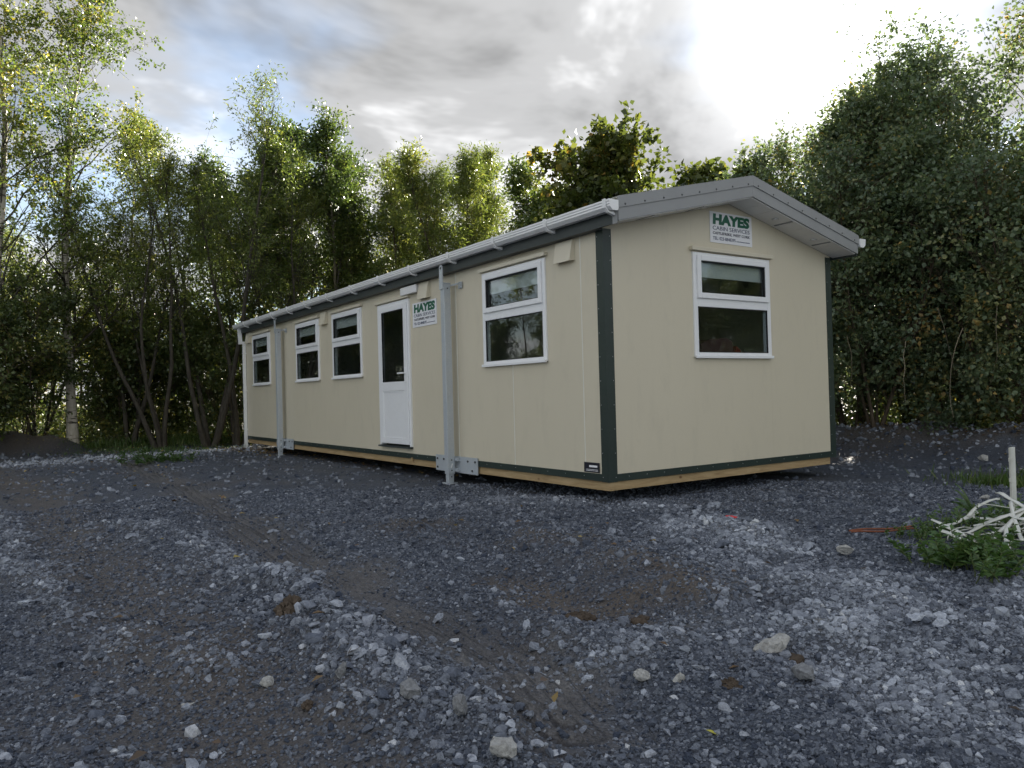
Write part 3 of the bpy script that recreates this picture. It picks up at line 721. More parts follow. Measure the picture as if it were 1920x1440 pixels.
# eaves boards under the gutter
MB().box(RX0, 0.2995, -0.098, -0.080, 2.612, 2.80).build('eaves_board', M['fascia_dark'], ROOF)
MB().box(0.3005-0.04, 0.3235, -0.104, -0.0985, 2.606, 2.80).build('eaves_corner', M['fascia'], ROOF)
MB().box(RX0, 0.2995, WD+0.080, WD+0.098, 2.612, 2.80).build('eaves_board', M['fascia_dark'], ROOF)
MB().box(RX0+0.01, 0.0, -0.0795, -0.001, 2.612, 2.620).build('eaves_soffit', M['fascia_dark'], ROOF)
# gable soffit planks (each runs out from the wall), downlights, slot vents
sof = lambda y: roofz(y, 2.646)
def soffit_plank(ya, yb):
    z0_, z1_ = sof(ya), sof(yb)
    return MB().prism([(ya, z0_), (yb, z1_), (yb, z1_+0.012), (ya, z0_+0.012)], 'x', 0.001, 0.2995).build('soffit_plank', M['soffit'], ROOF)
npk = 10; half = WD/2+0.06
for k_ in range(npk):
    a_ = -0.06 + half*k_/npk; b_ = -0.06 + half*(k_+1)/npk
    soffit_plank(a_+0.003, b_-0.003); soffit_plank(WD-b_+0.003, WD-a_-0.003)
for yy in (0.55, 1.25, WD-1.25, WD-0.55):
    z_ = sof(yy)
    d_ = MB().cyl((0.16, yy, z_-0.006), (0.16, yy, z_+0.004), 0.042, 0.042, 20).build('downlight', M['wire'], ROOF)
    MB().cyl((0.16, yy, z_-0.0075), (0.16, yy, z_-0.0062), 0.030, 0.030, 16).build('lens', M['sign_white'], d_)
    y2 = yy + (0.14 if yy > WD/2 else -0.14)
    MB().prism([(y2-0.012, sof(y2-0.012)-0.004), (y2+0.012, sof(y2+0.012)-0.004), (y2+0.012, sof(y2+0.012)-0.0005), (y2-0.012, sof(y2-0.012)-0.0005)], 'x', 0.04, 0.28).build('slot_vent', M['grey_board'], ROOF)

# ---- gutter and downpipe
GX0, GX1 = -12.66, 0.335
def gut_profile(off):
    return [(-0.100, 2.812), (-0.215-off, 2.812+off*0.5), (-0.215-off, 2.795), (-0.208-off, 2.788), (-0.212-off, 2.772), (-0.203-off, 2.764), (-0.205-off, 2.748), (-0.172, 2.718-off), (-0.112, 2.718-off), (-0.100, 2.735)]
m = MB()
outer = gut_profile(0.0)
inner = [(-0.104, 2.812), (-0.209, 2.812), (-0.203, 2.790), (-0.199, 2.752), (-0.170, 2.723), (-0.114, 2.723), (-0.104, 2.737)]
n_o = len(outer)
for prof in (outer,):
    vs = [(GX0, y, z) for y, z in prof] + [(GX1, y, z) for y, z in prof]
    m.add(vs, [(i, i+1, i+1+n_o, i+n_o) for i in range(n_o-1)] )
n_i = len(inner)
vs = [(GX0, y, z) for y, z in inner] + [(GX1, y, z) for y, z in inner]
m.add(vs, [(i+n_i, i+1+n_i, i+1, i) for i in range(n_i-1)])
m.add([(GX0, -0.100, 2.812), (GX1, -0.100, 2.812), (GX1, -0.104, 2.812), (GX0, -0.104, 2.812)], [(0, 1, 2, 3)])
m.add([(GX0, -0.215, 2.812), (GX1, -0.215, 2.812), (GX1, -0.209, 2.812), (GX0, -0.209, 2.812)], [(3, 2, 1, 0)])
GUT = m.build('gutter', M['white_pipe'], ROOF)
for xe, sgn in ((GX1, 1), (GX0, -1)):
    MB().prism(gut_profile(0.004), 'x', xe+sgn*0.0005, xe+sgn*0.010).build('end_cap', M['white_pipe'], GUT, bevel=0.002)
for bx in (0.28, -0.63, -1.60, -2.62, -3.67, -4.67, -5.70, -6.72, -7.80, -8.77, -9.77, -10.80, -11.75):
    po = [(y, z) for y, z in gut_profile(0.006)]
    m = MB().prism([(-0.0985, 2.682), (-0.115, 2.682), (-0.185, 2.700), (-0.221, 2.743), (-0.226, 2.820), (-0.2165, 2.820), (-0.2125, 2.748), (-0.176, 2.7125), (-0.0985, 2.7125)], 'x', bx-0.020, bx+0.020)
    m.build('bracket', M['white_pipe'], GUT)
jx = -3.30
m = MB()
for dx in (-0.05, 0.0, 0.05):
    m.prism([(-0.1005, 2.7135), (-0.1745, 2.7135), (-0.2095, 2.746), (-0.2195, 2.814), (-0.2155, 2.814), (-0.2065, 2.746), (-0.1725, 2.7165), (-0.1005, 2.7165)], 'x', -3.67+dx*1.6-0.006, -3.67+dx*1.6+0.006)
# small second gutter end seen past the far eave of the gable
G2 = MB().prism([(WD+0.100, 2.812), (WD+0.215, 2.812), (WD+0.205, 2.748), (WD+0.172, 2.718), (WD+0.112, 2.718), (WD+0.100, 2.735)], 'x', GX0, GX1).build('gutter', M['white_pipe'], ROOF)
MB().prism([(WD+0.100, 2.816), (WD+0.220, 2.816), (WD+0.210, 2.745), (WD+0.174, 2.714), (WD+0.110, 2.714), (WD+0.100, 2.733)], 'x', GX1+0.0005, GX1+0.010).build('end_cap', M['white_pipe'], G2)
dpx = -12.38
DP = MB().box(dpx-0.034, dpx+0.034, -0.074, -0.008, -0.03, 2.42).build('downpipe', M['white_pipe'], CAB, bevel=0.006)
MB().prism([(dpx-0.10, 2.717), (dpx-0.03, 2.717), (dpx+0.036, 2.4205), (dpx-0.036, 2.4205)], 'y', -0.16, -0.085).build('swan_neck', M['white_pipe'], DP)
MB().box(dpx-0.036, dpx+0.036, -0.1595, -0.007, 2.36, 2.4195).build('elbow', M['white_pipe'], DP)
for zc in (0.42, 1.3, 2.15):
    MB().box(dpx-0.048, dpx+0.048, -0.077, -0.003, zc-0.012, zc+0.012).build('pipe_clip', M['white_pipe'], DP)
MB().prism([(dpx-0.036, -0.032), (dpx+0.036, -0.032), (dpx+0.046, 0.075), (dpx-0.042, 0.075)], 'y', -0.085, -0.006).build('shoe', M['white_pipe'], DP)

# ---- galvanised jack legs bolted to the long side
def jack_leg(xc):
    h = 0.046
    gz = min(hz(xc, -0.11), -0.02)
    yf, yb = -0.162, -0.066
    post = MB().box(xc-h, xc+h, yf, yb, 0.085, 2.47).build('support_leg', M['galv'], CAB, bevel=0.005)
    MB().box(xc-h+0.009, xc+h-0.009, yf+0.009, yb-0.009, gz+0.010, 0.0845).build('inner_tube', M['galv'], post, bevel=0.004)
    MB().box(xc-0.075, xc+0.075, yf-0.02, yb+0.02, gz-0.004, gz+0.0095).build('foot_plate', M['galv'], post)
    MB().box(xc-h-0.003, xc+h+0.003, yf-0.003, yb+0.003, 2.4705, 2.482).build('cap_plate', M['galv'], post)
    # lifting eye
    m = MB(); n = 14; ez = 2.665; r = 0.040; ri = 0.016
    out_ = [(xc-r-0.004, 2.40), (xc+r+0.004, 2.40), (xc+r, ez)] + [(xc+r*math.cos(t), ez+r*math.sin(t)) for t in np.linspace(0.2, math.pi-0.2, n)] + [(xc-r, ez)]
    m.prism(out_, 'y', yf-0.014, yf-0.002)
    eye = m.build('lifting_eye', M['galv'], post)
    MB().cyl((xc, yf-0.0155, ez), (xc, yf-0.0005, ez), ri, ri, 14).build('eye_hole', M['black'], post)
    # lower bracket plate on the floor frame and two spacer arms
    MB().box(xc-0.52, xc+0.52, -0.024, -0.0135, 0.095, 0.300).build('bracket_plate', M['galv'], post)
    for zz in (0.245, 0.115):
        MB().box(xc-0.07, xc+0.115, yb+0.0005, -0.0245, zz-0.0, zz+0.045).build('spacer_arm', M['galv'], post)
    MB().box(xc+0.03, xc+0.23, -0.0655+0.002, -0.055, 2.440, 2.458).box(xc+0.16, xc+0.25, -0.022, -0.012, 2.395, 2.475).box(xc+0.222, xc+0.231, -0.0545, -0.0225, 2.41, 2.465).build('top_bracket', M['galv'], post)
    for (dx, dz) in ((-0.47, 0.25), (-0.47, 0.14), (-0.30, 0.25), (0.30, 0.25), (0.47, 0.25), (0.40, 0.14)):
        MB().cyl((xc+dx, -0.0245, dz), (xc+dx, -0.036, dz), 0.013, 0.013, 6).build('bolt', M['dark_screw'], post)
    for dz in (0.26, 0.13, 0.05, 2.41):
        xr = xc+h if dz > 0.085 else xc+h-0.009
        MB().cyl((xr+0.0002, -0.11, dz), (xr+0.002, -0.11, dz), 0.009, 0.009, 10).build('pin_hole', M['black'], post)
    MB().prism([(-0.125, 0.165), (-0.115, 0.165), (-0.098, 0.215), (-0.108, 0.215)], 'x', xc+h+0.0005, xc+h+0.008).build('locking_pin', M['white_pipe'], post)
jack_leg(-2.873); jack_leg(-9.66)

# ---- signs
def text_mesh(s, size, align='LEFT', offset=0.0, shear=0.0, width=None, height_=None):
    cu = bpy.data.curves.new('lettering', 'FONT'); cu.body = s; cu.size = size; cu.offset = offset; cu.shear = shear
    cu.extrude = 0.0008; cu.resolution_u = 3
    o = bpy.data.objects.new('tmp', cu); COL.objects.link(o)
    dg = bpy.context.evaluated_depsgraph_get(); dg.update()
    me = bpy.data.meshes.new_from_object(o.evaluated_get(dg))
    bpy.data.objects.remove(o); bpy.data.curves.remove(cu)
    v = np.empty(len(me.vertices)*3, dtype=np.float32); me.vertices.foreach_get('co', v); v = v.reshape(-1, 3)
    v[:, 0] -= v[:, 0].min(); v[:, 1] -= v[:, 1].min()
    if width: v[:, 0] *= width/v[:, 0].max()
    if height_: v[:, 1] *= height_/v[:, 1].max()
    me.vertices.foreach_set('co', v.ravel()); me.update()
    me.materials.clear()
    return me
def sign(label, loc, rot):
    s = empty('company_sign', loc); s.rotation_euler = rot
    tag(s, label, 'sign')
    # local x runs along the board, y up, z out of the wall
    MB().box(0, 0.688, 0, 0.334, 0.001, 0.006).build('sign_panel', M['sign_white'], s)
    for (txt, x, y, w, h, mat, off, sh) in (
            ('HAYES', 0.045, 0.196, 0.60, 0.118, 'sign_green', 0.030, 0.06),
            ('CABIN SERVICES', 0.042, 0.138, 0.605, 0.042, 'sign_blue', 0.0, 0.0),
            ('CASTLEFREKE, WEST CORK', 0.042, 0.085, 0.605, 0.034, 'sign_dark', 0.010, 0.08),
            ('TEL: 023-8848395', 0.042, 0.030, 0.365, 0.036, 'sign_blue', 0.004, 0.0),
            ('info@hayescabins.com', 0.420, 0.034, 0.225, 0.016, 'sign_blue', 0.0, 0.0)):
        if '@' in txt:      # too small to read in the photograph: a thin printed line
            mm = MB(); xx = x; rr = random.Random(4)
            while xx < x+w:
                wl = rr.uniform(0.005, 0.009); mm.box(xx, xx+wl, y, y+0.011*rr.uniform(0.7, 1.1), 0.0062, 0.0070); xx += wl+0.003
            mm.build('lettering', M[mat], s); continue
        me = text_mesh(txt, 0.1, offset=off*0.2, shear=sh, width=w, height_=h)
        o = link('lettering', me, M[mat], s); o.location = (x, y, 0.0072)
    return s
sign('white sign with green and blue lettering on the gable above the window', (0.0005, 1.512, 2.634), (R_(90), 0, R_(90)))
sign('white sign with green and blue lettering on the long wall beside the door', (-3.997, -0.0005, 2.015), (R_(90), 0, 0))

# ---- things seen through the gable window
def board(name, label, cat, pts, xa, xb, mat):
    o = MB().prism(pts, 'x', xa, xb).build(name, mat); tag(o, label, cat); return o
dk = MB().box(-0.85, -0.12, 0.9, 2.9, 1.28, 1.31).box(-0.80, -0.76, 0.95, 1.0, ZB+.092, 1.2795).box(-0.80, -0.76, 2.8, 2.85, ZB+.092, 1.2795).box(-0.2, -0.16, 0.95, 1.0, ZB+.092, 1.2795).box(-0.2, -0.16, 2.8, 2.85, ZB+.092, 1.2795).build('desk', M['grey_board']); tag(dk, 'grey desk inside the cabin behind the gable window', 'desk')
board('storage_box', 'dark red box lid seen through the lower gable window pane', 'box', [(1.62, 1.3105), (2.22, 1.3105), (2.16, 1.60), (2.06, 1.64), (1.78, 1.62), (1.64, 1.56)], -0.42, -0.28, M['red_board'])
board('grey_panel', 'grey panel leaning low in the left of the gable window', 'panel', [(1.30, 1.3105), (1.62, 1.3105), (1.52, 1.54), (1.30, 1.50)], -0.34, -0.30, M['grey_board'])
board('white_strip', 'white edged strip leaning beside the grey panel in the gable window', 'strip', [(1.615, 1.3105), (1.665, 1.3105), (1.555, 1.56), (1.515, 1.55)], -0.275, -0.255, M['white'])
board('orange_tub', 'orange red tub at the right of the gable window', 'tub', [(2.235, 1.3105), (2.38, 1.3105), (2.33, 1.50), (2.26, 1.55), (2.225, 1.45)], -0.50, -0.30, M['orange'])

# ------------------------------------------------------------------ vegetation
def unit(v): return v / np.maximum(np.linalg.norm(v, axis=-1, keepdims=True), 1e-9)
def tubes(paths, radii, sides):
    """paths (N,S,3), radii (N,S) -> verts, quads"""
    N, S, _ = paths.shape
    t = np.empty_like(paths); t[:, 1:-1] = paths[:, 2:] - paths[:, :-2]; t[:, 0] = paths[:, 1]-paths[:, 0]; t[:, -1] = paths[:, -1]-paths[:, -2]
    t = unit(t)
    ref = np.where(np.abs(t[:, :1, 2:3]) > 0.8, np.array([1., 0, 0]), np.array([0, 0, 1.]))
    ref = np.broadcast_to(ref, t.shape)
    a = unit(np.cross(t, ref)); b = np.cross(t, a)
    an = np.arange(sides)*2*np.pi/sides
    ring = a[:, :, None, :]*np.cos(an)[None, None, :, None] + b[:, :, None, :]*np.sin(an)[None, None, :, None]
    V = (paths[:, :, None, :] + ring*radii[:, :, None, None]).reshape(-1, 3)
    n = np.arange(N)[:, None, None]*S*sides; s = np.arange(S-1)[None, :, None]*sides; k = np.arange(sides)[None, None, :]; kn = (k+1) % sides
    F = np.stack(np.broadcast_arrays(n+s+k, n+s+kn, n+s+sides+kn, n+s+sides+k), -1).reshape(-1, 4)
    return V, F
def join(parts):
    V = []; F = []; o = 0
    for v, f in parts: V.append(v); F.append(f+o); o += len(v)
    return np.vstack(V), np.vstack(F)
def leaves(rng, pos, d, ln, wd, fold=0.25, up=0.35):
    """one folded diamond blade per position"""
    n = len(pos)
    d = unit(d)
    nrm = rng.normal(size=(n, 3)); nrm[:, 2] += up*2; 
    side = unit(np.cross(d, nrm)); nn = np.cross(side, d)
    ln = ln[:, None]; wd = wd[:, None]
    mid = pos + d*ln*0.45
    V = np.stack([pos, mid + side*wd*0.5 + nn*wd*fold, pos + d*ln - nn*ln*0.08, mid - side*wd*0.5 + nn*wd*fold], 1).reshape(-1, 3)
    F = np.arange(n*4).reshape(-1, 4)
    return V, F
def along(paths, t):
    """sample points on polylines paths (N,S,3) at t (N,K) in 0..1"""
    N, S, _ = paths.shape
    f = np.clip(t, 0, 0.9999)*(S-1); i = f.astype(int); w = (f-i)[..., None]
    r = np.arange(N)[:, None]
    return paths[r, i]*(1-w) + paths[r, i+1]*w, unit(paths[r, i+1]-paths[r, i])
def grow(rng, start, d, length, S, wander, bend):
    """curved shoots: start (N,3), direction (N,3), length (N,), bend = pull of z per step"""
    N = len(start); P_ = np.empty((N, S, 3)); P_[:, 0] = start; d = unit(d).copy(); st = (length/(S-1))[:, None]
    for i in range(1, S):
        d = unit(d + rng.normal(size=(N, 3))*wander + np.array([0, 0, 1.])*bend)
        P_[:, i] = P_[:, i-1] + d*st
    return P_

SPECIES = {
 # stems, trunk radius, spread of stems, first branch, branches per stem, branch length/H, elevation, bend, twigs, leaves per twig, leaf length, width, jitter
 'birch':    dict(stems=1, r=0.085, spread=0.04, f0=0.16, n1=58, l1=0.27, el=(20, 60), bend=-0.02, n2=10, n3=3, lf=14, ll=0.072, lw=0.056, jit=0.10, leaf='leaf_birch', bark='bark_birch', bark2='bark_dark', shape='cone'),
 'willow':   dict(stems=4, r=0.060, spread=0.26, f0=0.30, n1=20, l1=0.20, el=(35, 75), bend=0.05, n2=8, n3=3, lf=8, ll=0.105, lw=0.027, jit=0.11, leaf='leaf_willow', bark='bark_brown', bark2='bark_brown', shape='oval'),
 'sallow':   dict(stems=4, r=0.078, spread=0.34, f0=0.42, n1=18, l1=0.22, el=(25, 70), bend=0.07, n2=9, n3=3, lf=7, ll=0.095, lw=0.026, jit=0.09, leaf='leaf_willow', bark='bark_dark', bark2='bark_dark', shape='top'),
 'ash':      dict(stems=3, r=0.085, spread=0.20, f0=0.42, n1=22, l1=0.24, el=(15, 65), bend=0.04, n2=9, n3=3, lf=10, ll=0.095, lw=0.05, jit=0.14, leaf='leaf_ash', bark='bark_pale', bark2='bark_brown', shape='top'),
 'sycamore': dict(stems=2, r=0.11, spread=0.18, f0=0.22, n1=26, l1=0.34, el=(5, 60), bend=0.05, n2=9, n3=3, lf=7, ll=0.13, lw=0.12, jit=0.14, leaf='leaf_sycamore', bark='bark_brown', bark2='bark_brown', shape='oval'),
 'hedge':    dict(stems=5, r=0.060, spread=0.24, f0=0.05, n1=20, l1=0.25, el=(-5, 60), bend=0.03, n2=8, n3=3, lf=6.8, ll=0.076, lw=0.052, jit=0.15, leaf='leaf_hedge', bark='bark_brown', bark2='bark_brown', shape='oval'),
 'scrub':    dict(stems=6, r=0.030, spread=0.40, f0=0.08, n1=12, l1=0.28, el=(0, 60), bend=0.02, n2=6, n3=2, lf=9, ll=0.085, lw=0.055, jit=0.12, leaf='leaf_under', bark='bark_brown', bark2='bark_brown', shape='oval'),
}
TREES = {}
def tree(name, label, cat, x, y, H, sp, seed, group=None, lean=(0, 0), width=1.0, dens=1.0, yellow=0.0, z=None, base=None, leafscale=1.0, f0=None, stems=None):
    S = SPECIES[sp]; rng = np.random.RandomState(seed)
    z = hz(x, y)-0.05 if z is None else z
    root = empty(name, (x, y, z)); tag(root, label, cat, group)
    ns = stems or S['stems']; f0 = S['f0'] if f0 is None else f0
    az = rng.rand()*6.28 + np.arange(ns)*6.283/ns + rng.normal(size=ns)*0.3
    sp_ = S['spread']*width*rng.uniform(0.5, 1.2, ns)
    if ns == 1: sp_[:] = S['spread']
    d0 = np.stack([np.cos(az)*sp_+lean[0], np.sin(az)*sp_+lean[1], np.ones(ns)], -1)
    start = np.stack([np.cos(az)*0.10*(ns > 1), np.sin(az)*0.10*(ns > 1), np.zeros(ns)], -1)
    hs = H*rng.uniform(0.82, 1.0, ns)
    if ns > 0: hs[0] = H
    stem = grow(rng, start, d0, hs*np.sqrt(1+sp_**2)*0.97, 14, 0.045, 0.03)
    tt = np.linspace(0, 1, 14)
    r0 = S['r']*(H/9.0)*rng.uniform(0.8, 1.1, ns)
    rad = r0[:, None]*(1-0.93*tt[None])**0.9*(1+0.35*np.exp(-tt[None]*18))
    parts_t = [tubes(stem, rad, 9)]
    # limbs
    n1 = max(6, int(S['n1']*dens**0.5))
    t1 = f0 + (0.99-f0)*np.sort(rng.rand(ns, n1), 1)**0.9
    p1, tg = along(stem, t1)
    u = (t1-f0)/(1-f0)
    if S['shape'] == 'cone': prof = (1-u)**0.7*0.85+0.18
    elif S['shape'] == 'top': prof = 0.45+0.75*np.sin(np.pi*np.clip(u*0.8+0.15, 0, 1))-0.35*u
    else: prof = 0.35+0.75*np.sin(np.pi*np.clip(u*0.85+0.12, 0, 1))-0.2*u
    l1 = (S['l1']*H*width*prof*rng.uniform(0.6, 1.15, t1.shape)).ravel()
    a1 = rng.rand(ns, n1).ravel()*6.283
    e1 = np.radians(rng.uniform(S['el'][0], S['el'][1], ns*n1)) + 0.35*u.ravel()
    d1 = np.stack([np.cos(a1)*np.cos(e1), np.sin(a1)*np.cos(e1), np.sin(e1)], -1) + 0.25*tg.reshape(-1, 3)
    limb = grow(rng, p1.reshape(-1, 3), d1, l1, 7, 0.13, S['bend'])
    rb = np.interp(t1.ravel(), tt, np.linspace(1, 0.1, 14))*np.repeat(r0, n1)*0.42*np.clip(l1/l1.max(), 0.3, 1)
    rb = np.maximum(rb, 0.008)
    parts_b = [tubes(limb, rb[:, None]*(1-0.85*np.linspace(0, 1, 7))[None], 5)]
    # side shoots
    n2 = S['n2']; NB = len(limb)
    t2 = rng.uniform(0.22, 1.0, (NB, n2)); p2, g2 = along(limb, t2)
    d2 = g2 + rng.normal(size=g2.shape)*0.75 + np.array([0, 0, 0.12])
    l2 = np.clip(l1[:, None]*0.42*(1.15-0.6*t2)*rng.uniform(0.6, 1.3, t2.shape), 0.18, 1.3).ravel()
    sh = grow(rng, p2.reshape(-1, 3), d2.reshape(-1, 3), l2, 4, 0.2, S['bend']*0.8)
    parts_b.append(tubes(sh, np.repeat(np.clip(rb*0.35, 0.004, 0.02), n2)[:, None]*np.array([1, .75, .5, .25])[None], 3))
    # twigs carry the leaves
    n3 = S['n3']; NS = len(sh)
    t3 = rng.uniform(0.25, 1.0, (NS, n3)); t3[:, 0] = 0.97; p3, g3 = along(sh, t3)
    d3 = g3 + rng.normal(size=g3.shape)*0.7
    l3 = rng.uniform(0.14, 0.42, NS*n3)
    tw = grow(rng, p3.reshape(-1, 3), d3.reshape(-1, 3), l3, 3, 0.15, 0.03)
    keep = rng.rand(len(tw)) < 0.32
    parts_b.append(tubes(tw[keep], np.broadcast_to(np.array([0.0045, 0.003, 0.0015])[None], (keep.sum(), 3)), 3))
    lf = S['lf']*dens
    k = int(round(lf)); NT = len(tw)
    # uneven crown: whole limbs may be thin
    wt = np.clip(rng.normal(1.0, 0.65 if sp == 'hedge' else 0.5, NB), 0.1, 2.4)[np.repeat(np.arange(NB), n2*n3)]
    cnt = rng.poisson(lf*wt); idx = np.repeat(np.arange(NT), cnt); nl = len(idx)
    tl = rng.uniform(0.1, 1.05, (nl, 1)); pl_, gl = along(tw[idx], tl)
    pl_ = pl_[:, 0] + rng.normal(size=(nl, 3))*S['jit']*0.55; gl = gl[:, 0]
    dl = gl*0.6 + rng.normal(size=(nl, 3))*0.6 + np.array([0, 0, -0.25])
    sz = rng.uniform(0.65, 1.25, nl)*leafscale
    V, F = leaves(rng, pl_, dl, S['ll']*sz, S['lw']*sz*rng.uniform(0.8, 1.2, nl))
    brt = rng.normal(0, 0.16, NB)[np.repeat(np.arange(NB), n2*n3)][idx]
    tone = np.clip(0.42 + brt + rng.normal(0, 0.17, nl) + yellow, 0, 1)
    tv, tf = join(parts_t); bv, bf = join(parts_b)
    tm = np_mesh(name+'_trunk', tv, tf, True); link('trunk', tm, M[S['bark']], root)
    bm_ = np_mesh(name+'_branches', bv, bf, True); link('branches', bm_, M[S['bark2']], root)
    cm = np_mesh(name+'_crown', V, F, False, {'tone': np.repeat(tone, 4)})
    link('crown', cm, M[S['leaf']], root)
    TREES[label] = root
    return root
def copy_tree(src, x, y, rz, sc, label, group):
    r = src.copy(); COL.objects.link(r); r.location = (x, y, hz(x, y)-0.05); r.rotation_euler = (0, 0, rz); r.scale = (sc, sc, sc)
    r['label'] = label
    if group: r['group'] = group
    for ch in list(src.children):
        c = ch.copy(); COL.objects.link(c); c.parent = r
    return r

T = lambda px, dep: at(px, dep)
gL, gB, gR = 'trees at the far end of the yard', 'trees behind the cabin', 'hedge trees right of the cabin'
# --- far end of the yard, left of the cabin
b1 = tree('birch_tree', 'tall slim birch with white banded trunk at the left, beside the soil mound', 'tree', *T(135, 18.1), 12.0, 'birch', 11, gL, lean=(-0.03, -0.045), width=0.95, dens=0.7)
tree('birch_tree', 'birch with yellowing leaves at the left edge of the photo', 'tree', *T(-30, 17.0), 11.5, 'birch', 12, gL, lean=(0.03, 0.04), width=1.2, dens=0.8, yellow=0.02)
tree('birch_tree', 'lower yellow tinged birch just right of the white trunked birch', 'tree', *T(205, 20.0), 8.8, 'birch', 13, gL, lean=(0, 0.02), width=1.1, dens=0.75, yellow=0.0)
s1 = tree('sallow_tree', 'nearly bare dark forked tree with feathery top left of the cabin', 'tree', *T(392, 18.6), 7.9, 'sallow', 21, gL, width=1.15, dens=1.0)
tree('sallow_tree', 'leaning dark stemmed tree between the birch and the forked tree', 'tree', *T(300, 18.2), 6.8, 'sallow', 22, gL, lean=(0.0, -0.16), dens=0.9, yellow=0.05)
a1 = tree('ash_tree', 'dark dense topped tree with pale stems behind the cabin far end', 'tree', *T(520, 21.5), 8.8, 'ash', 31, gB, width=0.95, dens=1.7)
tree('ash_tree', 'dark leafy tree just right of the densest one above the far roof', 'tree', *T(640, 21.5), 8.3, 'ash', 32, gB, width=0.95, dens=1.5, f0=0.34)
tree('ash_tree', 'thin dark tree whose top pokes up left of the dense dark tree', 'tree', *T(440, 24.0), 8.8, 'ash', 33, gB, width=0.7, dens=1.1)
tree('sallow_tree', 'slender dark stemmed tree close against the far corner of the cabin', 'tree', *T(445, 19.0), 6.6, 'sallow', 24, gL, dens=0.7, stems=3, width=0.8)
tree('sallow_tree', 'thin many stemmed tree low between the two left birches', 'tree', *T(70, 19.5), 6.0, 'sallow', 25, gL, dens=0.8, stems=4, yellow=0.05)
tree('sallow_tree', 'crooked dark tree right of the leaning one, half hidden in leaves', 'tree', *T(245, 18.8), 6.4, 'sallow', 26, gL, dens=0.7, stems=3, lean=(0.03, 0.08))
tree('sallow_tree', 'thin dark stems showing above the roof below the dense dark tree', 'tree', *T(580, 20.0), 6.8, 'sallow', 27, gB, dens=0.6, stems=4, width=0.9)
# --- behind the cabin
w1 = tree('willow_tree', 'yellow green narrow leaved willow over the middle of the roof', 'tree', *T(760, 21.0), 7.9, 'willow', 41, gB, width=1.0, dens=1.7, f0=0.18)
tree('willow_tree', 'tallest pale willow with feathery shoots above the mid roof', 'tree', *T(905, 19.5), 8.3, 'willow', 42, gB, width=0.9, dens=1.8, yellow=0.08, f0=0.18)
tree('willow_tree', 'bushy green willow between the two taller pale willows', 'tree', *T(835, 22.5), 8.0, 'willow', 43, gB, width=1.0, dens=1.6, yellow=0.04, f0=0.18)
tree('willow_tree', 'willow filling the gap between the dark trees and the pale willows', 'tree', *T(700, 23.0), 7.6, 'willow', 45, gB, width=1.0, dens=1.2, f0=0.2)
tree('willow_tree', 'lower willow behind the sapling right of the tallest willow', 'tree', *T(985, 21.0), 7.3, 'willow', 46, gB, width=1.0, dens=1.2, f0=0.2)
tree('ash_tree', 'small sapling with upright sprays right of the tallest willow', 'tree', *T(1040, 17.5), 6.6, 'ash', 34, gB, width=0.55, dens=1.3, yellow=0.2, f0=0.25)
y1 = tree('sycamore_tree', 'broad leaved tree rising behind the roof ridge', 'tree', *T(1240, 16.0), 5.9, 'sycamore', 51, gB, width=1.15, dens=1.7, yellow=0.05)
tree('sycamore_tree', 'lower broad leaved tree above the gutter end left of the ridge tree', 'tree', *T(1120, 16.0), 4.9, 'sycamore', 52, gB, width=0.95, dens=1.6)
tree('sycamore_tree', 'broad leaved tree showing just right of the ridge apex', 'tree', *T(1400, 15.5), 5.0, 'sycamore', 53, gB, width=0.85, dens=1.6)
tree('hedge_tree', 'low dark bush between the ridge and the tall right hand hedge', 'tree', *T(1490, 14.5), 4.4, 'hedge', 61, gR, width=1.1, dens=1.5)
# --- hedge on the right
h1 = tree('hedge_tree', 'hedge tree with rounded top next to the cabin right corner', 'tree', *T(1600, 13.8), 5.9, 'hedge', 62, gR, width=1.2, dens=1.55)
tree('hedge_tree', 'tall middle tree of the right hand hedge', 'tree', *T(1715, 13.6), 6.0, 'hedge', 63, gR, width=1.15, dens=1.7, yellow=0.03)
tree('hedge_tree', 'tallest hedge tree at the right edge of the photo', 'tree', *T(1890, 13.2), 7.9, 'hedge', 64, gR, width=1.15, dens=1.6)
tree('hedge_tree', 'orange tinged bushy tree in front of the tallest hedge trees', 'tree', *T(1800, 12.4), 5.0, 'hedge', 65, gR, width=1.2, dens=1.7, yellow=0.22)
tree('hedge_tree', 'dark ivy covered bush at the foot of the hedge by the cabin corner', 'tree', *T(1640, 12.7), 4.4, 'hedge', 66, gR, width=1.4, dens=1.4)
tree('hedge_tree', 'dark bush at the foot of the hedge behind the white post', 'tree', *T(1930, 11.6), 4.6, 'hedge', 67, gR, width=1.4, dens=1.4)
# --- out of frame to both sides; the window panes mirror them
for i, (xx_, yy_, sc, rz) in enumerate(((3.8, 10.5, 0.9, 1.0), (6.3, 12.8, 0.85, 2.2), (8.3, 13.6, 0.8, 3.1), (10.4, 14.4, 0.85, 4.0), (12.6, 14.6, 0.85, 5.0))):
    copy_tree(h1, xx_, yy_, rz, sc, 'hedge tree beyond the right edge of the photo, mirrored in the gable window', 'hedge trees mirrored in the gable window')
for i, (x, y, sc, rz, src) in enumerate(((-16, -8.5, 0.95, 1, b1), (-17.5, -12, 0.9, 2, w1), (-14.5, -14.5, 0.85, 3, a1), (-12, -17, 0.9, 0.4, w1), (-8.5, -18.5, 0.9, 5, a1), (-19, -6.5, 0.8, 2, w1), (-17, -9.8, 0.6, 3, h1), (-13.5, -15.6, 0.6, 1, h1), (-10, -18, 0.6, 5, h1))):
    copy_tree(src, x, y, rz, sc, 'tree beyond the left edge of the photo, mirrored in the side windows', 'trees mirrored in the side windows')

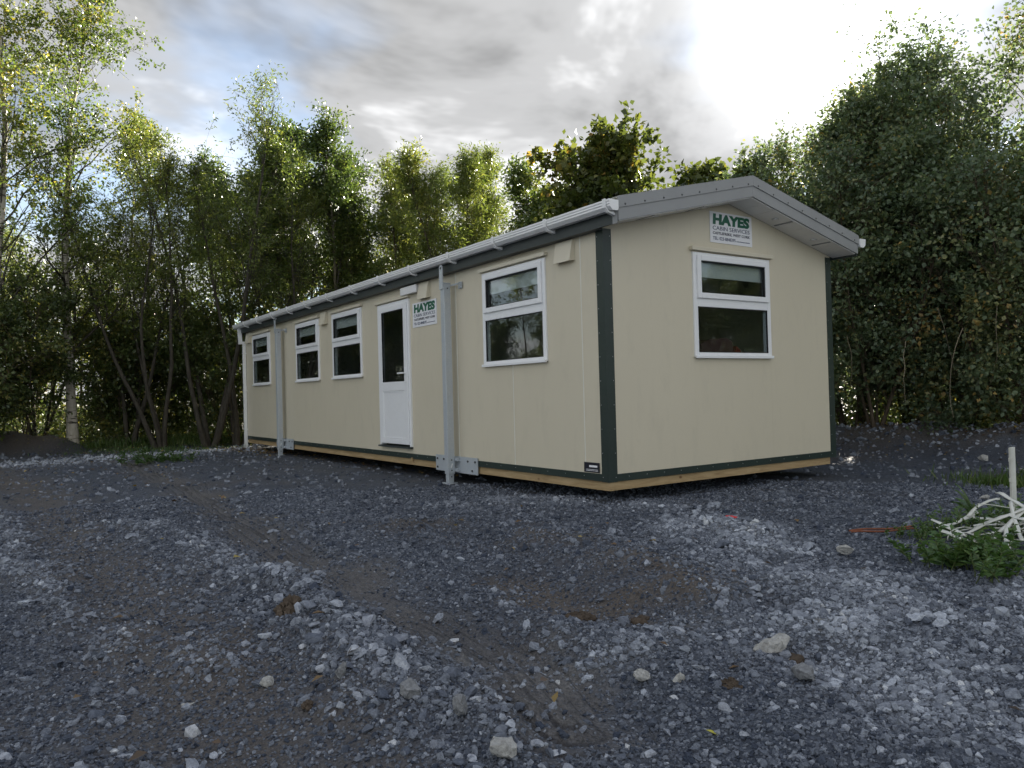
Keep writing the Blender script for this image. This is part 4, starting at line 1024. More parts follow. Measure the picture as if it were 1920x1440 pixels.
# --- scrub under the trees
scr = [
 (40, 17.6, 3.4, 'round dark bush under the birches at the left edge of the photo'),
 (215, 19.2, 3.0, 'dark shrub just right of the white birch trunk'),
 (290, 20.0, 3.6, 'brown twiggy shrub below the leaning tree'),
 (360, 20.8, 3.2, 'dark shrub at the foot of the forked tree'),
 (445, 19.6, 3.3, 'dark shrub tight against the far end of the cabin'),
 (-90, 16.0, 3.6, 'bush at the left edge of the yard behind the soil mound')]
for i, (px, dep, H, lb) in enumerate(scr):
    tree('shrub', lb, 'shrub', *T(px, dep), H, 'scrub', 80+i, 'shrubs under the trees', width=1.25, dens=1.6)

# --- woodland mass behind: foliage and stems nobody could count
def woodland():
    rng = np.random.RandomState(5)
    n = 150
    X = []; 
    # strip behind the left end and behind the cabin
    for i in range(n):
        px = rng.uniform(-350, 2300); dep = rng.uniform(23, 29) if px < 1050 else rng.uniform(17, 22)
        X.append((*T(px, dep), px))
    X = np.array(X)
    st = np.stack([X[:, 0], X[:, 1], np.zeros(n)-0.1], -1)
    d = np.stack([rng.normal(0, .12, n), rng.normal(0, .12, n), np.ones(n)], -1)
    H = np.where(X[:, 2] < 1050, rng.uniform(4.5, 7.6, n), rng.uniform(2.6, 4.2, n))
    stem = grow(rng, st, d, H, 8, 0.06, 0.02)
    tv, tf = tubes(stem, (rng.uniform(0.03, 0.09, n)[:, None])*(1-0.9*np.linspace(0, 1, 8))[None], 6)
    o = link('woodland_stems', np_mesh('woodland_stems', tv, tf, True), M['bark_brown']); tag(o, 'mass of thin brown stems deep in the wood behind the trees', 'woodland', kind='stuff')
    m = 950
    bi = rng.randint(0, n, m); t = rng.uniform(0.05, 1.0, (m, 1))
    c, _ = along(stem[bi], t); c = c[:, 0] + rng.normal(size=(m, 3))*np.array([0.9, 0.9, 0.5]); c[:, 2] = np.clip(c[:, 2], 0.15, np.where(X[bi, 2] < 1050, 7.2, 4.0))
    cnt = 100
    pos = (c[:, None, :] + rng.normal(size=(m, cnt, 3))*np.array([0.42, 0.42, 0.30])).reshape(-1, 3); pos[:, 2] = np.maximum(pos[:, 2], 0.02)
    nn = len(pos); sz = rng.uniform(0.7, 1.3, nn)
    V, F = leaves(rng, pos, rng.normal(size=(nn, 3)), 0.135*sz, 0.085*sz)
    tone = np.clip(np.repeat(rng.normal(0.62, 0.25, m), cnt) + rng.normal(0, 0.15, nn), 0, 1)
    o = link('woodland_foliage', np_mesh('woodland_foliage', V, F, False, {'tone': np.repeat(tone, 4)}), M['leaf_under']); tag(o, 'mass of backlit foliage deep in the wood behind the trees', 'woodland', kind='stuff')
woodland()

def undergrowth():
    rng = np.random.RandomState(9)
    c = []
    for i in range(520):
        px = rng.uniform(-250, 470); c.append((*T(px, rng.uniform(19.0, 23.5)), 0.6+0.5*rng.rand()))
    for i in range(420):
        y = rng.uniform(7.9, 10.0); x = rng.uniform(-6, 4.5); c.append((x, y, 0.45+0.7*rng.rand()))
    c = np.array(c); m = len(c); cnt = 38
    pos = np.stack([c[:, 0], c[:, 1], height(c[:, 0], c[:, 1])], -1)[:, None, :] + np.stack([rng.normal(size=(m, cnt))*0.28, rng.normal(size=(m, cnt))*0.28, rng.rand(m, cnt)**1.3*c[:, 2:3]], -1)
    pos = pos.reshape(-1, 3); nn = len(pos); sz = rng.uniform(0.6, 1.3, nn)
    V, F = leaves(rng, pos, rng.normal(size=(nn, 3)) + [0, 0, .3], 0.085*sz, 0.05*sz)
    tone = np.clip(np.repeat(rng.normal(0.45, 0.2, m), cnt) + rng.normal(0, 0.15, nn), 0, 1)
    o = link('undergrowth', np_mesh('undergrowth', V, F, False, {'tone': np.repeat(tone, 4)}), M['leaf_under']); tag(o, 'low leafy undergrowth and brambles along the foot of the trees', 'undergrowth', kind='stuff')
undergrowth()

def dry_stems():
    # bramble canes and dry stalks hanging on the right hedge
    rng = np.random.RandomState(19)
    spots = [(1700, 700, 11.6), (1760, 640, 11.3), (1808, 680, 11.0), (1872, 640, 10.9), (1590, 690, 12.0)]
    for i, (px, py, dep) in enumerate(spots):
        v = ray(px, py); q = CAM + v*dep
        p = grow(rng, np.array([[q[0], q[1], q[2]+0.5]]), np.array([[rng.normal()*0.35, rng.normal()*0.35, -1.0]]), np.array([rng.uniform(0.8, 1.5)]), 9, 0.13, -0.03)
        V, F = tubes(p, np.linspace(0.006, 0.003, 9)[None], 5)
        o = link('dry_cane', np_mesh('dry_cane', V, F, True), M['dead_stem'])
        tag(o, 'pale dry bramble cane hanging down the face of the dark right hand hedge', 'cane', 'dry canes on the hedge')
dry_stems()

# --- grass
def grass(name, label, pts, w, n, hgt, seed):
    rng = np.random.RandomState(seed)
    pts = np.array(pts); i = rng.randint(0, len(pts)-1, n); t = rng.rand(n, 1)
    p = pts[i]*(1-t) + pts[i+1]*t + rng.normal(size=(n, 2))*w
    z = height(p[:, 0], p[:, 1])
    pos = np.stack([p[:, 0], p[:, 1], z], -1)
    clump = vnoise(p[:, 0]*3, p[:, 1]*3)
    hh = hgt*rng.uniform(0.5, 1.3, n)*(0.4+clump)
    d = np.stack([rng.normal(0, .35, n), rng.normal(0, .35, n), np.ones(n)], -1)
    V, F = leaves(rng, pos, d, hh, np.full(n, 0.011)*rng.uniform(.7, 1.6, n), 0.1, 0)
    tone = np.clip(rng.normal(0.5, 0.22, n), 0, 1)
    o = link(name, np_mesh(name, V, F, False, {'tone': np.repeat(tone, 4)}), M['grass']); tag(o, label, 'grass', kind='stuff')
grass('grass', 'strip of green grass at the foot of the trees left of the cabin', [(-15.8, -2.6), (-15.5, -1.2), (-15.3, 0.4), (-14.9, 2.4), (-14.5, 4.0)], 0.5, 16000, 0.20, 3)
grass('grass', 'green grass patch behind the white post at the right', [(1.7, 4.2), (2.4, 4.8), (3.4, 5.4)], 0.30, 7000, 0.16, 4)
grass('grass', 'thin pale grass tufts on the far gravel left of the cabin', [(-14.6, -3.2), (-13.6, -2.0), (-13.2, -0.6)], 0.45, 1500, 0.09, 5)

def litter():
    rng = np.random.RandomState(61)
    segs = [((-15.6, -4.5), (-14.8, 4.0), 0.7, 1500), ((-12.9, -0.5), (-9.6, 0.1), 0.22, 420), ((-9.4, 0.15), (-3.0, 0.25), 0.12, 140), ((-4.0, 7.3), (3.0, 7.6), 0.5, 900), ((-13.5, -5.0), (-6.0, -3.0), 1.6, 260), ((-1.0, -3.5), (3.5, -1.0), 1.6, 70)]
    P_ = []
    for a, b, w, n in segs:
        u = rng.rand(n, 1); P_.append(np.array(a)*(1-u) + np.array(b)*u + rng.normal(size=(n, 2))*w)
    p = np.vstack(P_); n = len(p)
    pos = np.stack([p[:, 0], p[:, 1], height(p[:, 0], p[:, 1])+rng.uniform(0.008, 0.03, n)], -1)
    d = np.stack([rng.normal(size=n), rng.normal(size=n), rng.normal(0, .25, n)], -1)
    sz = rng.uniform(0.6, 1.2, n)
    V, F = leaves(rng, pos, d, 0.06*sz, 0.04*sz, 0.15, 2.0)
    o = link('leaf_litter', np_mesh('leaf_litter', V, F, False, {'tone': np.repeat(rng.rand(n), 4)}), M['leaf_litter']); tag(o, 'scattered brown and yellow fallen leaves along the edges of the yard', 'leaves', kind='stuff')
litter()

# ------------------------------------------------------------------ gravel and stones
def stone_mesh(name, seed, sub=2, flat=0.72, rough=0.32):
    rng = np.random.RandomState(seed)
    bm = bmesh.new(); bmesh.ops.create_icosphere(bm, subdivisions=sub, radius=0.5)
    # cut with random planes to get broken facets
    for _ in range(15):
        n = rng.normal(size=3); n /= np.linalg.norm(n); off = rng.uniform(0.22, 0.38)
        for v in bm.verts:
            d = float(np.dot(v.co, n))
            if d > off: v.co -= Vector(n)*(d-off)
    ax = rng.uniform(0.75, 1.25, 3)
    for v in bm.verts:
        v.co = Vector((v.co.x*ax[0], v.co.y*ax[1], v.co.z*ax[2]*flat))
        v.co += Vector(rng.normal(size=3)*0.012*rough*3)
    me = bpy.data.meshes.new(name); bm.to_mesh(me); bm.free(); return me
STONES = [stone_mesh('stone_form', 100+i, 2) for i in range(10)]
for s_ in STONES: s_.materials.append(M['stone'])

def zone_density(x, y):
    k = masks(x, y)
    big = 1.0*k['pile'] + 0.55*k['A'] + 0.18*k['C'] + 0.22*k['C2'] + 0.18*k['wind'] + 0.15*k['rid'] + 0.5*k['berm'] + 0.02 + 0.1*k['Dd']
    med = 0.8*k['pile'] + 1.0*k['A'] + 0.95*k['C'] + 0.9*k['C2'] + 0.75*k['Dd'] + 0.8*k['wind'] + 0.6*k['rid'] + 0.75*k['far'] + 0.8*k['berm'] + 0.13 + 0.22*np.clip(fbm(x*2.2, y*2.2, 3)*1.5, 0, 1)
    calm = (1-0.9*k['track'])*(1-0.5*k['left'])*(1-0.3*k['mud'])*(1-0.9*k['wood'])*(1-0.6*k['under'])*(1-0.8*k['grassL'])*(1-.7*k['rut'])
    light = np.clip(0.31 + 0.5*k['A'] + 0.45*k['C'] + 0.40*k['C2'] + 0.28*k['Dd'] + 0.5*k['far'] + 0.3*k['wind'] + 0.22*k['rid'] + 0.12*k['pile'] + 0.2*k['berm'], 0, 0.85)
    return np.clip(big, 0, 1)*calm, np.clip(med, 0, 1)*calm, light, k

def scatter():
    rng = np.random.RandomState(77)
    va = math.atan2(FWD[1], FWD[0])
    def cand(n, r0, r1, pw):
        a = va + np.radians(rng.uniform(-47, 47, n))
        u = rng.rand(n); r = (r0**pw + u*(r1**pw-r0**pw))**(1/pw)
        return CAM[0]+r*np.cos(a), CAM[1]+r*np.sin(a), r
    XS, YS, SS, TS = [], [], [], []
    # fine grit everywhere close by
    x, y, r = cand(400000, 1.3, 9.5, 0.9); b, m, l, k = zone_density(x, y)
    keep = rng.rand(len(x)) < np.clip(0.55+0.45*m, 0, 1)*(1-0.93*k['track'])*(1-0.55*k['left'])*(1-0.5*k['mud'])*(1-0.6*k['rut'])
    x, y, r, l = x[keep], y[keep], r[keep], l[keep]
    XS.append(x); YS.append(y); SS.append(np.exp(rng.normal(math.log(0.0095), 0.32, len(x)))*(0.8+0.09*r)); TS.append(np.clip(l*0.62+rng.normal(0, 0.14, len(x))+(rng.rand(len(x)) < 0.05)*0.4, 0, 1))
    # medium stones
    x, y, r = cand(130000, 1.3, 20.0, 0.75); b, m, l, k = zone_density(x, y)
    keep = rng.rand(len(x)) < m*0.75
    x, y, r, l = x[keep], y[keep], r[keep], l[keep]
    s = np.exp(rng.normal(math.log(0.022), 0.38, len(x)))*(0.9+0.05*r)
    XS.append(x); YS.append(y); SS.append(s); TS.append(np.clip(l*0.9+rng.normal(0.0, 0.18, len(x)), 0, 1))
    # large stones
    x, y, r = cand(16000, 1.4, 18.0, 0.9); b, m, l, k = zone_density(x, y)
    keep = rng.rand(len(x)) < b*0.75
    x, y, r, l = x[keep], y[keep], r[keep], l[keep]
    s = np.exp(rng.normal(math.log(0.046), 0.35, len(x)))*(1+0.35*k['pile'][keep])
    XS.append(x); YS.append(y); SS.append(s); TS.append(np.clip(l*0.85+rng.normal(0.0, 0.2, len(x)), 0, 1))
    X = np.concatenate(XS); Y = np.concatenate(YS); S_ = np.clip(np.concatenate(SS), 0.005, 0.12); T_ = np.concatenate(TS)
    ins = (X > -12.5) & (X < 0.0) & (Y > 0.0) & (Y < 3.6) & (rng.rand(len(X)) < 0.6)
    X, Y, S_, T_ = X[~ins], Y[~ins], S_[~ins], T_[~ins]
    Z = height(X, Y) + S_*rng.uniform(-0.08, 0.22, len(X))
    rank = S_/np.hypot(X-CAM[0], Y-CAM[1])
    va_ = (X-CAM[0])*FWD[0]+(Y-CAM[1])*FWD[1]; lat = ((X-CAM[0])*RGT[0]+(Y-CAM[1])*RGT[1])/np.maximum(va_, .1)
    rank = np.where((np.abs(lat) < 0.68) & (va_ > 2.0), rank, 0)
    top = np.argsort(-rank)[:300]
    for i in top:
        o = link('stone', STONES[rng.randint(10)], None, GROUND); s = S_[i]
        o.location = (X[i], Y[i], Z[i]); o.rotation_euler = (rng.normal()*0.3, rng.normal()*0.3, rng.rand()*6.28)
        o.scale = (s*rng.uniform(.9, 1.4), s*rng.uniform(.8, 1.1), s)
    rest = np.ones(len(X), bool); rest[top] = False
    X, Y, Z, S_, T_ = X[rest], Y[rest], Z[rest], S_[rest], T_[rest]
    n = len(X)
    me = bpy.data.meshes.new('gravel'); me.vertices.add(n); me.vertices.foreach_set('co', np.stack([X, Y, Z], -1).astype(np.float32).ravel())
    def addv(nm, arr):
        a = me.attributes.new(nm, 'FLOAT_VECTOR', 'POINT'); a.data.foreach_set('vector', np.ascontiguousarray(arr, dtype=np.float32).ravel())
    addv('rot', np.stack([rng.normal(0, .35, n), rng.normal(0, .35, n), rng.rand(n)*6.28], -1))
    addv('scl', S_[:, None]*np.stack([rng.uniform(.9, 1.5, n), rng.uniform(.75, 1.1, n), rng.uniform(.7, 1.1, n)], -1))
    a = me.attributes.new('tone', 'FLOAT', 'POINT'); a.data.foreach_set('value', T_.astype(np.float32))
    a = me.attributes.new('form', 'INT', 'POINT'); a.data.foreach_set('value', rng.randint(0, 6, n).astype(np.int32))
    me.update()
    o = link('gravel', me, M['gravel']); tag(o, 'loose crushed stone and gravel strewn over the whole yard', 'gravel', kind='stuff')
    ng = bpy.data.node_groups.new('gravel_scatter', 'GeometryNodeTree')
    ng.interface.new_socket('Geometry', in_out='INPUT', socket_type='NodeSocketGeometry'); ng.interface.new_socket('Geometry', in_out='OUTPUT', socket_type='NodeSocketGeometry')
    N = ng.nodes; Lk = ng.links
    gi = N.new('NodeGroupInput'); go = N.new('NodeGroupOutput')
    g2i = N.new('GeometryNodeGeometryToInstance')
    for i in range(6):
        ico = N.new('GeometryNodeMeshIcoSphere'); ico.inputs['Radius'].default_value = 0.5; ico.inputs['Subdivisions'].default_value = 1 if i < 4 else 2
        sp = N.new('GeometryNodeSetPosition'); Lk.new(ico.outputs[0], sp.inputs['Geometry'])
        pos = N.new('GeometryNodeInputPosition')
        # facetted form: snap the sphere to voronoi-like cells, then squash
        no = N.new('ShaderNodeTexNoise'); no.inputs['Scale'].default_value = 3.1 if i < 4 else 1.7; no.inputs['Detail'].default_value = 1.5
        ad = N.new('ShaderNodeVectorMath'); ad.operation = 'ADD'; ad.inputs[1].default_value = (i*7.3, i*3.1, i*1.7)
        Lk.new(pos.outputs[0], ad.inputs[0]); Lk.new(ad.outputs[0], no.inputs['Vector'])
        sb = N.new('ShaderNodeVectorMath'); sb.operation = 'SUBTRACT'; Lk.new(no.outputs['Color'], sb.inputs[0]); sb.inputs[1].default_value = (0.5, 0.5, 0.5)
        sc = N.new('ShaderNodeVectorMath'); sc.operation = 'SCALE'; Lk.new(sb.outputs[0], sc.inputs[0]); sc.inputs['Scale'].default_value = 1.25
        Lk.new(sc.outputs[0], sp.inputs['Offset'])
        sm = N.new('GeometryNodeSetMaterial'); Lk.new(sp.outputs[0], sm.inputs['Geometry']); sm.inputs['Material'].default_value = M['gravel']
        fl = N.new('GeometryNodeSetShadeSmooth'); Lk.new(sm.outputs[0], fl.inputs['Geometry']); fl.inputs['Shade Smooth'].default_value = False
        Lk.new(fl.outputs[0], g2i.inputs[0])
    m2p = N.new('GeometryNodeMeshToPoints'); Lk.new(gi.outputs[0], m2p.inputs[0])
    iop = N.new('GeometryNodeInstanceOnPoints'); Lk.new(m2p.outputs[0], iop.inputs['Points']); Lk.new(g2i.outputs[0], iop.inputs['Instance'])
    iop.inputs['Pick Instance'].default_value = True
    def named(nm, typ):
        q = N.new('GeometryNodeInputNamedAttribute'); q.data_type = typ; q.inputs['Name'].default_value = nm
        return [s for s in q.outputs if s.enabled and s.name == 'Attribute'][0]
    Lk.new(named('form', 'INT'), iop.inputs['Instance Index'])
    e2r = N.new('FunctionNodeEulerToRotation'); Lk.new(named('rot', 'FLOAT_VECTOR'), e2r.inputs[0]); Lk.new(e2r.outputs[0], iop.inputs['Rotation'])
    Lk.new(named('scl', 'FLOAT_VECTOR'), iop.inputs['Scale'])
    Lk.new(iop.outputs[0], go.inputs[0])
    md = o.modifiers.new('scatter', 'NODES'); md.node_group = ng
    print('gravel', n)
scatter()

# single rocks and clods worth naming
def rock(label, px, py, wpx, mat, seed, flat=0.7, name='rock', cat='rock', asp=0.75, sink=0.27, rz=None):
    x, y = gp(px, py, -0.12)
    for _ in range(3):
        z = hz(x, y); x, y = gp(px, py, z)
    dep = (x-CAM[0])*FWD[0]+(y-CAM[1])*FWD[1]; w = wpx/FPX*dep
    me = stone_mesh(name, seed, 3, flat, 0.5)
    o = link(name, me, M[mat]); tag(o, label, cat)
    o.scale = (w*1.1, w*asp*1.1, w*1.05); o.location = (x, y, z + w*flat*(0.5-sink)); o.rotation_euler = (0.12, -0.1, rz if rz is not None else YAW + seed)
    return o
rock('large pale boulder at the bottom centre edge of the photo', 940, 1415, 72, 'rock_pale', 1, 0.85, sink=0.25)
rock('flat pale slab of rock in the white stones, lower right', 1450, 1222, 78, 'rock_pale', 2, 0.5, sink=0.15, rz=YAW)
rock('rounded pale rock left of two in the white stone band', 1205, 1272, 42, 'rock_pale', 3, 0.8)
rock('pale grey rock right of the rounded one in the white stone band', 1275, 1276, 34, 'rock_pale', 4, 0.7)
rock('grey brown rock below the flat slab', 1512, 1275, 52, 'rock_grey', 5, 0.9)
rock('square pale stone at the left foot of the grey stone pile', 500, 1285, 30, 'rock_pale', 6, 0.8)
rock('big dark grey rock in the middle of the stone pile', 770, 1300, 46, 'rock_grey', 7, 0.8)
rock('grey rock at the right end of the stone pile', 862, 1335, 44, 'rock_grey', 8, 0.9)
rock('white stone standing alone in the gravel near the rusty bars', 1583, 1038, 34, 'rock_pale', 9, 0.8)
rock('pale stone lying behind the dock plant at the right', 1846, 936, 28, 'rock_pale', 10, 0.6)
rock('pale rock on the rubble bank near the white post', 1845, 862, 20, 'rock_pale', 12, 0.8)
rock('pale stone in the reddish track at the lower left', 352, 1326, 26, 'rock_pale', 13, 0.6)
rock('pale stone beside the bank end at the right edge', 1915, 884, 18, 'rock_pale', 14, 0.6)
rock('upright dark stone among the pile near the clay heap', 642, 1262, 34, 'rock_grey', 15, 0.9)
def clod(label, px, py, wpx, seed, hgt=0.6, n=70):
    x, y = gp(px, py, -0.12)
    for _ in range(3): z = hz(x, y); x, y = gp(px, py, z)
    dep = (x-CAM[0])*FWD[0]+(y-CAM[1])*FWD[1]; w = wpx/FPX*dep
    rng = np.random.RandomState(seed); bm = bmesh.new()
    for i in range(n):
        r = (rng.uniform(0.16, 0.32) if n < 30 else rng.uniform(0.05, 0.17))*w; a = rng.rand()*6.28; q = rng.rand()**0.6*0.45*w
        zz = (1-(q/(0.5*w))**2)*hgt*w*rng.uniform(0.2, 0.8)
        mt = Matrix.Translation((q*math.cos(a), q*math.sin(a)*0.8, zz)) @ Matrix.Rotation(rng.rand()*6, 4, 'X') @ Matrix.Diagonal((r, r*rng.uniform(.7, 1.1), r*rng.uniform(.6, 1), 1))
        bmesh.ops.create_icosphere(bm, subdivisions=2, radius=1, matrix=mt)
    for v in bm.verts: v.co += Vector(rng.normal(size=3)*0.022*w)
    me = bpy.data.meshes.new('clay_clod'); bm.to_mesh(me); bm.free()
    o = link('clay_clod', me, M['clay']); tag(o, label, 'clod'); o.location = (x, y, z-0.01); return o
clod('brown heap of clay clods above the grey stone pile', 548, 1145, 70, 1, 0.45)
clod('dark brown clod among the white stones, lower right', 1372, 1285, 48, 2, 0.4)
clod('small rusty brown clod at the lower left of the stone pile', 578, 1322, 26, 3, 0.6, 12)
clod('brown clod at the right of the flat slab', 1490, 1240, 40, 4, 0.5, 14)
clod('dark brown clay lump in the rut left of the white stones', 1090, 1160, 60, 5, 0.22)
clod('flat brown clay lump right of the rut', 1200, 1165, 40, 6, 0.22, 16)

# ------------------------------------------------------------------ small things on the right
def ground_at(px, py):
    x, y = gp(px, py, -0.1)
    for _ in range(3): z = hz(x, y); x, y = gp(px, py, z)
    return x, y, z
x, y, z = ground_at(1902, 968)
pst = empty('white_post', (x, y, z), YAW); tag(pst, 'short white plastic post standing upright in the weeds at the right edge', 'post')
MB().box(-0.012, 0.016, -0.014, 0.014, -0.08, 0.545).build('post_front', M['plastic_strip'], pst, bevel=0.003)
MB().box(-0.021, -0.0125, -0.012, 0.012, -0.08, 0.540).build('post_flange', M['plastic_strip'], pst)
for zz in (0.12, 0.27, 0.43):
    MB().box(-0.028, -0.0215, -0.008, 0.008, zz, zz+0.03).build('post_lug', M['plastic_strip'], pst)

def strip_obj(pts, w, seed):
    pts = np.array(pts)[None]; rng = np.random.RandomState(seed)
    S_ = pts.shape[1]; t = np.gradient(pts[0], axis=0); t = unit(t)
    tw = np.cumsum(rng.normal(0, 0.12, S_)) + rng.uniform(-.5, .5)
    side = unit(np.cross(t, [0, 0, 1.])); nrm = np.cross(side, t)
    a = side*np.cos(tw)[:, None] + nrm*np.sin(tw)[:, None]; b = np.cross(t, a)
    th = 0.0025
    V = np.concatenate([pts[0]+a*w/2+b*th, pts[0]-a*w/2+b*th, pts[0]-a*w/2-b*th, pts[0]+a*w/2-b*th])
    F = []
    for i in range(S_-1):
        for q in range(4): q2 = (q+1) % 4; F.append([q*S_+i, q*S_+i+1, q2*S_+i+1, q2*S_+i])
    F += [[0, S_, 2*S_, 3*S_], [S_-1, 4*S_-1, 3*S_-1, 2*S_-1]]
    o = link('plastic_strip', np_mesh('plastic_strip', V, np.array(F), False), M['plastic_strip'])
    tag(o, 'bent white plastic strip in the tangled heap on the weeds at the right', 'strip', 'white plastic strips heaped on the weeds')
def strips():
    rng = np.random.RandomState(31)
    cx, cy, cz = ground_at(1885, 1012)
    rx_, fx_ = RGT[:2], FWD[:2]
    for i in range(30):
        a = rng.normal(0.0, 0.55) + (0.15 if i % 3 else 1.0)
        dv = rx_*math.cos(a) + fx_*math.sin(a); dv = dv/np.linalg.norm(dv)
        Ln = rng.uniform(0.2, 0.58); c = np.array([cx, cy]) + rx_*rng.normal(0.05, 0.17) + fx_*rng.normal(0, 0.16)
        s = np.linspace(-0.5, 0.5, 12); pv = np.array([-dv[1], dv[0]])
        cur = rng.normal(0, 0.35)
        xy = c + s[:, None]*Ln*dv + (s[:, None]**2)*Ln*cur*pv
        g0 = height(xy[:, 0], xy[:, 1])
        zc = g0 + 0.05 + rng.uniform(0.0, 0.16) + (0.25-s**2)*rng.uniform(-0.05, 0.28)*Ln + s*rng.normal(0, 0.10)
        strip_obj(np.column_stack([xy, np.maximum(zc, g0+0.008)]), rng.uniform(0.022, 0.042), 200+i)
    # two long ones reaching out of the frame
    for (dz, off) in ((0.10, -0.22), (0.14, -0.05)):
        xy = np.array([cx, cy]) + np.linspace(-0.12, 0.7, 12)[:, None]*rx_ + off*fx_
        strip_obj(np.column_stack([xy, height(xy[:, 0], xy[:, 1])+dz+0.02*np.linspace(0, 1, 12)]), 0.028, 300+int(dz*100))
    # loop of thin band
    t = np.linspace(0, math.pi, 14); c = np.array([cx, cy]) - rx_*0.22 + fx_*0.12
    xy = c - np.cos(t)[:, None]*0.10*rx_
    strip_obj(np.column_stack([xy, height(xy[:, 0], xy[:, 1])+0.05+0.075*np.sin(t)]), 0.010, 330)
strips()

def weed(label, px, py, H, n_st, seed, leaf=0.075, lw=0.5, spread=0.5, tone0=0.5, name='weed_plant'):
    rng = np.random.RandomState(seed); x, y, z = ground_at(px, py)
    r = empty(name, (x, y, z)); tag(r, label, 'plant')
    st = np.zeros((n_st, 3)); st[:, :2] = rng.normal(size=(n_st, 2))*spread*0.22
    d = np.stack([rng.normal(0, spread, n_st), rng.normal(0, spread, n_st), np.ones(n_st)], -1)
    p = grow(rng, st, d, H*rng.uniform(0.6, 1.1, n_st), 7, 0.12, 0.02)
    V, F = tubes(p, np.linspace(0.004, 0.0015, 7)[None].repeat(n_st, 0), 4)
    link('stems', np_mesh('stems', V, F, True), M['stem_green'], r)
    k = 16; t = np.sort(rng.uniform(0.15, 1.0, (n_st, k)), 1); q, g = along(p, t)
    q = q.reshape(-1, 3); g = g.reshape(-1, 3); n = len(q)
    dl = rng.normal(size=(n, 3)); dl[:, 2] = np.abs(dl[:, 2])*0.3; dl = unit(dl) + g*0.3
    sz = rng.uniform(0.6, 1.2, n)*(1.1-0.5*t.ravel())
    V, F = leaves(rng, q, dl, leaf*sz, leaf*lw*sz, 0.2, 0.8)
    # the leaf tip curls over: split blade is enough at this size
    tone = np.clip(rng.normal(tone0, 0.2, n), 0, 1)
    link('leaves', np_mesh('leaves', V, F, False, {'tone': np.repeat(tone, 4)}), M['leaf_weed'], r)
    return r
weed('leafy nettle clump in front of the white strips', 1835, 1065, 0.27, 26, 1, 0.085)
weed('lower nettle clump at the left front of the strip heap', 1785, 1062, 0.18, 20, 2, 0.075)
weed('weeds right of the nettle clump at the photo edge', 1905, 1085, 0.22, 22, 3, 0.07)
weed('fine leaved green weed at the end of the rusty bars', 1762, 1005, 0.17, 34, 4, 0.035, 0.6)
weed('small weed just left of the strip heap behind the bars', 1722, 1010, 0.11, 22, 5, 0.032, 0.6)
weed('weeds growing up through the white strips', 1870, 1005, 0.22, 26, 6, 0.05)
weed('weeds around the foot of the white post', 1895, 975, 0.16, 22, 7, 0.05)
weed('green weeds behind the strip heap left of the post', 1820, 985, 0.13, 20, 8, 0.045)
weed('yellowish low weed among the stones below the bars', 1722, 1032, 0.05, 12, 9, 0.035, 0.7, tone0=0.95)
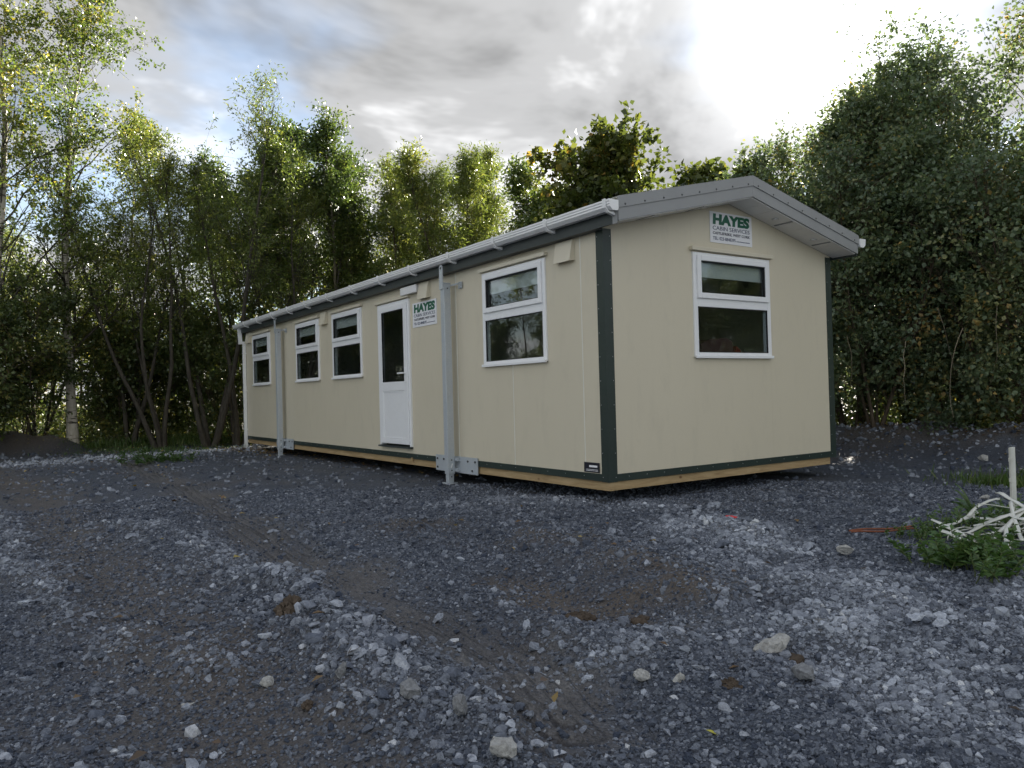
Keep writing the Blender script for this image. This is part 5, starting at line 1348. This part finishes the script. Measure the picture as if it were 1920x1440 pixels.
def dock(label, px, py):
    rng = np.random.RandomState(3); x, y, z = ground_at(px, py); r = empty('dock_plant', (x, y, z)); tag(r, label, 'plant')
    for i in range(7):
        a = rng.rand()*6.28; el = rng.uniform(0.5, 1.35) if i else 1.35
        Ln = rng.uniform(0.14, 0.26) if i else 0.30; n = 7
        s = np.linspace(0, 1, n); w = np.sin(np.pi*np.clip(s*0.93+0.05, 0, 1))**0.8*0.035
        dirh = np.array([math.cos(a), math.sin(a)]); pv = np.array([-dirh[1], dirh[0]])
        rr_ = Ln*s*math.cos(el) + 0.06*s**2; zz = Ln*s*math.sin(el) - 0.05*s**3
        V = []
        for j in range(n):
            for sd in (-1, 0, 1):
                V.append((*(dirh*rr_[j]+pv*w[j]*sd), zz[j]+abs(sd)*0.010))
        F = [[j*3+q, j*3+q+1, j*3+q+4, j*3+q+3] for j in range(n-1) for q in (0, 1)]
        link('leaf', np_mesh('leaf', np.array(V), np.array(F), True, {'tone': np.full(len(V), 0.55+0.1*rng.normal())}), M['leaf_weed'], r)
    V, F = tubes(np.array([[[0, 0, -.02], [0, 0, .05], [.005, 0, .1]]]), np.array([[.01, .008, .004]]), 6)
    link('stem', np_mesh('stem', V, F, True), M['stem_green'], r)
dock('broad leaved dock plant standing alone left of the white post', 1826, 966)
weed('low dark green shrub clump on the gravel left of the cabin', 285, 869, 0.40, 46, 21, 0.09, 0.5, 1.1, 0.1, name='low_shrub')
weed('small sprig beside the low dark shrub on the far gravel', 345, 866, 0.22, 10, 22, 0.07, 0.5, 0.6, 0.3)

for i, (pa, pb, lb) in enumerate((((1592, 1003), (1712, 996), 'upper of two rusty steel bars lying on the gravel at the right'), ((1596, 1006), (1716, 1001), 'lower of two rusty steel bars lying on the gravel at the right'))):
    A = np.array(ground_at(*pa)); B = np.array(ground_at(*pb)); A[2] += 0.03; B[2] += 0.035
    s = np.linspace(0, 1, 8)[:, None]; pth = A + (B-A)*s; pth[:, 2] += 0.006*np.sin(s[:, 0]*7+i)
    V, F = tubes(pth[None], np.full((1, 8), 0.007), 7)
    n = len(V); F2 = [list(f) for f in F]
    o = link('rusty_bar', np_mesh('rusty_bar', V, F, True), M['rust']); tag(o, lb, 'bar')
x, y, z = ground_at(1372, 975)
o = MB().prism([(-0.05, 0), (0.045, -0.01), (0.05, 0.012), (0.01, 0.024), (-0.045, 0.02)], 'z', 0, 0.006).build('plastic_scrap', M['red_scrap']); o.location = (x, y, z+0.02); o.rotation_euler = (0.35, 0.1, YAW); tag(o, 'small red plastic scrap on the gravel in front of the gable', 'scrap')
x, y, z = ground_at(1337, 1387)
o = link('fallen_leaf', np_mesh('fallen_leaf', np.array([(0, -.022, 0), (.012, -.006, .004), (.010, .010, .005), (0, .026, .001), (-.010, .010, .004), (-.012, -.006, .005), (0, 0, -.001)]), np.array([(0, 1, 6), (1, 2, 6), (2, 3, 6), (3, 4, 6), (4, 5, 6), (5, 0, 6)])), M['leaf_yellow']); o.location = (x, y, z+0.022); o.rotation_euler = (0.3, 0.1, 2.2); tag(o, 'single yellow fallen leaf on the dark gravel at the bottom right', 'leaf')
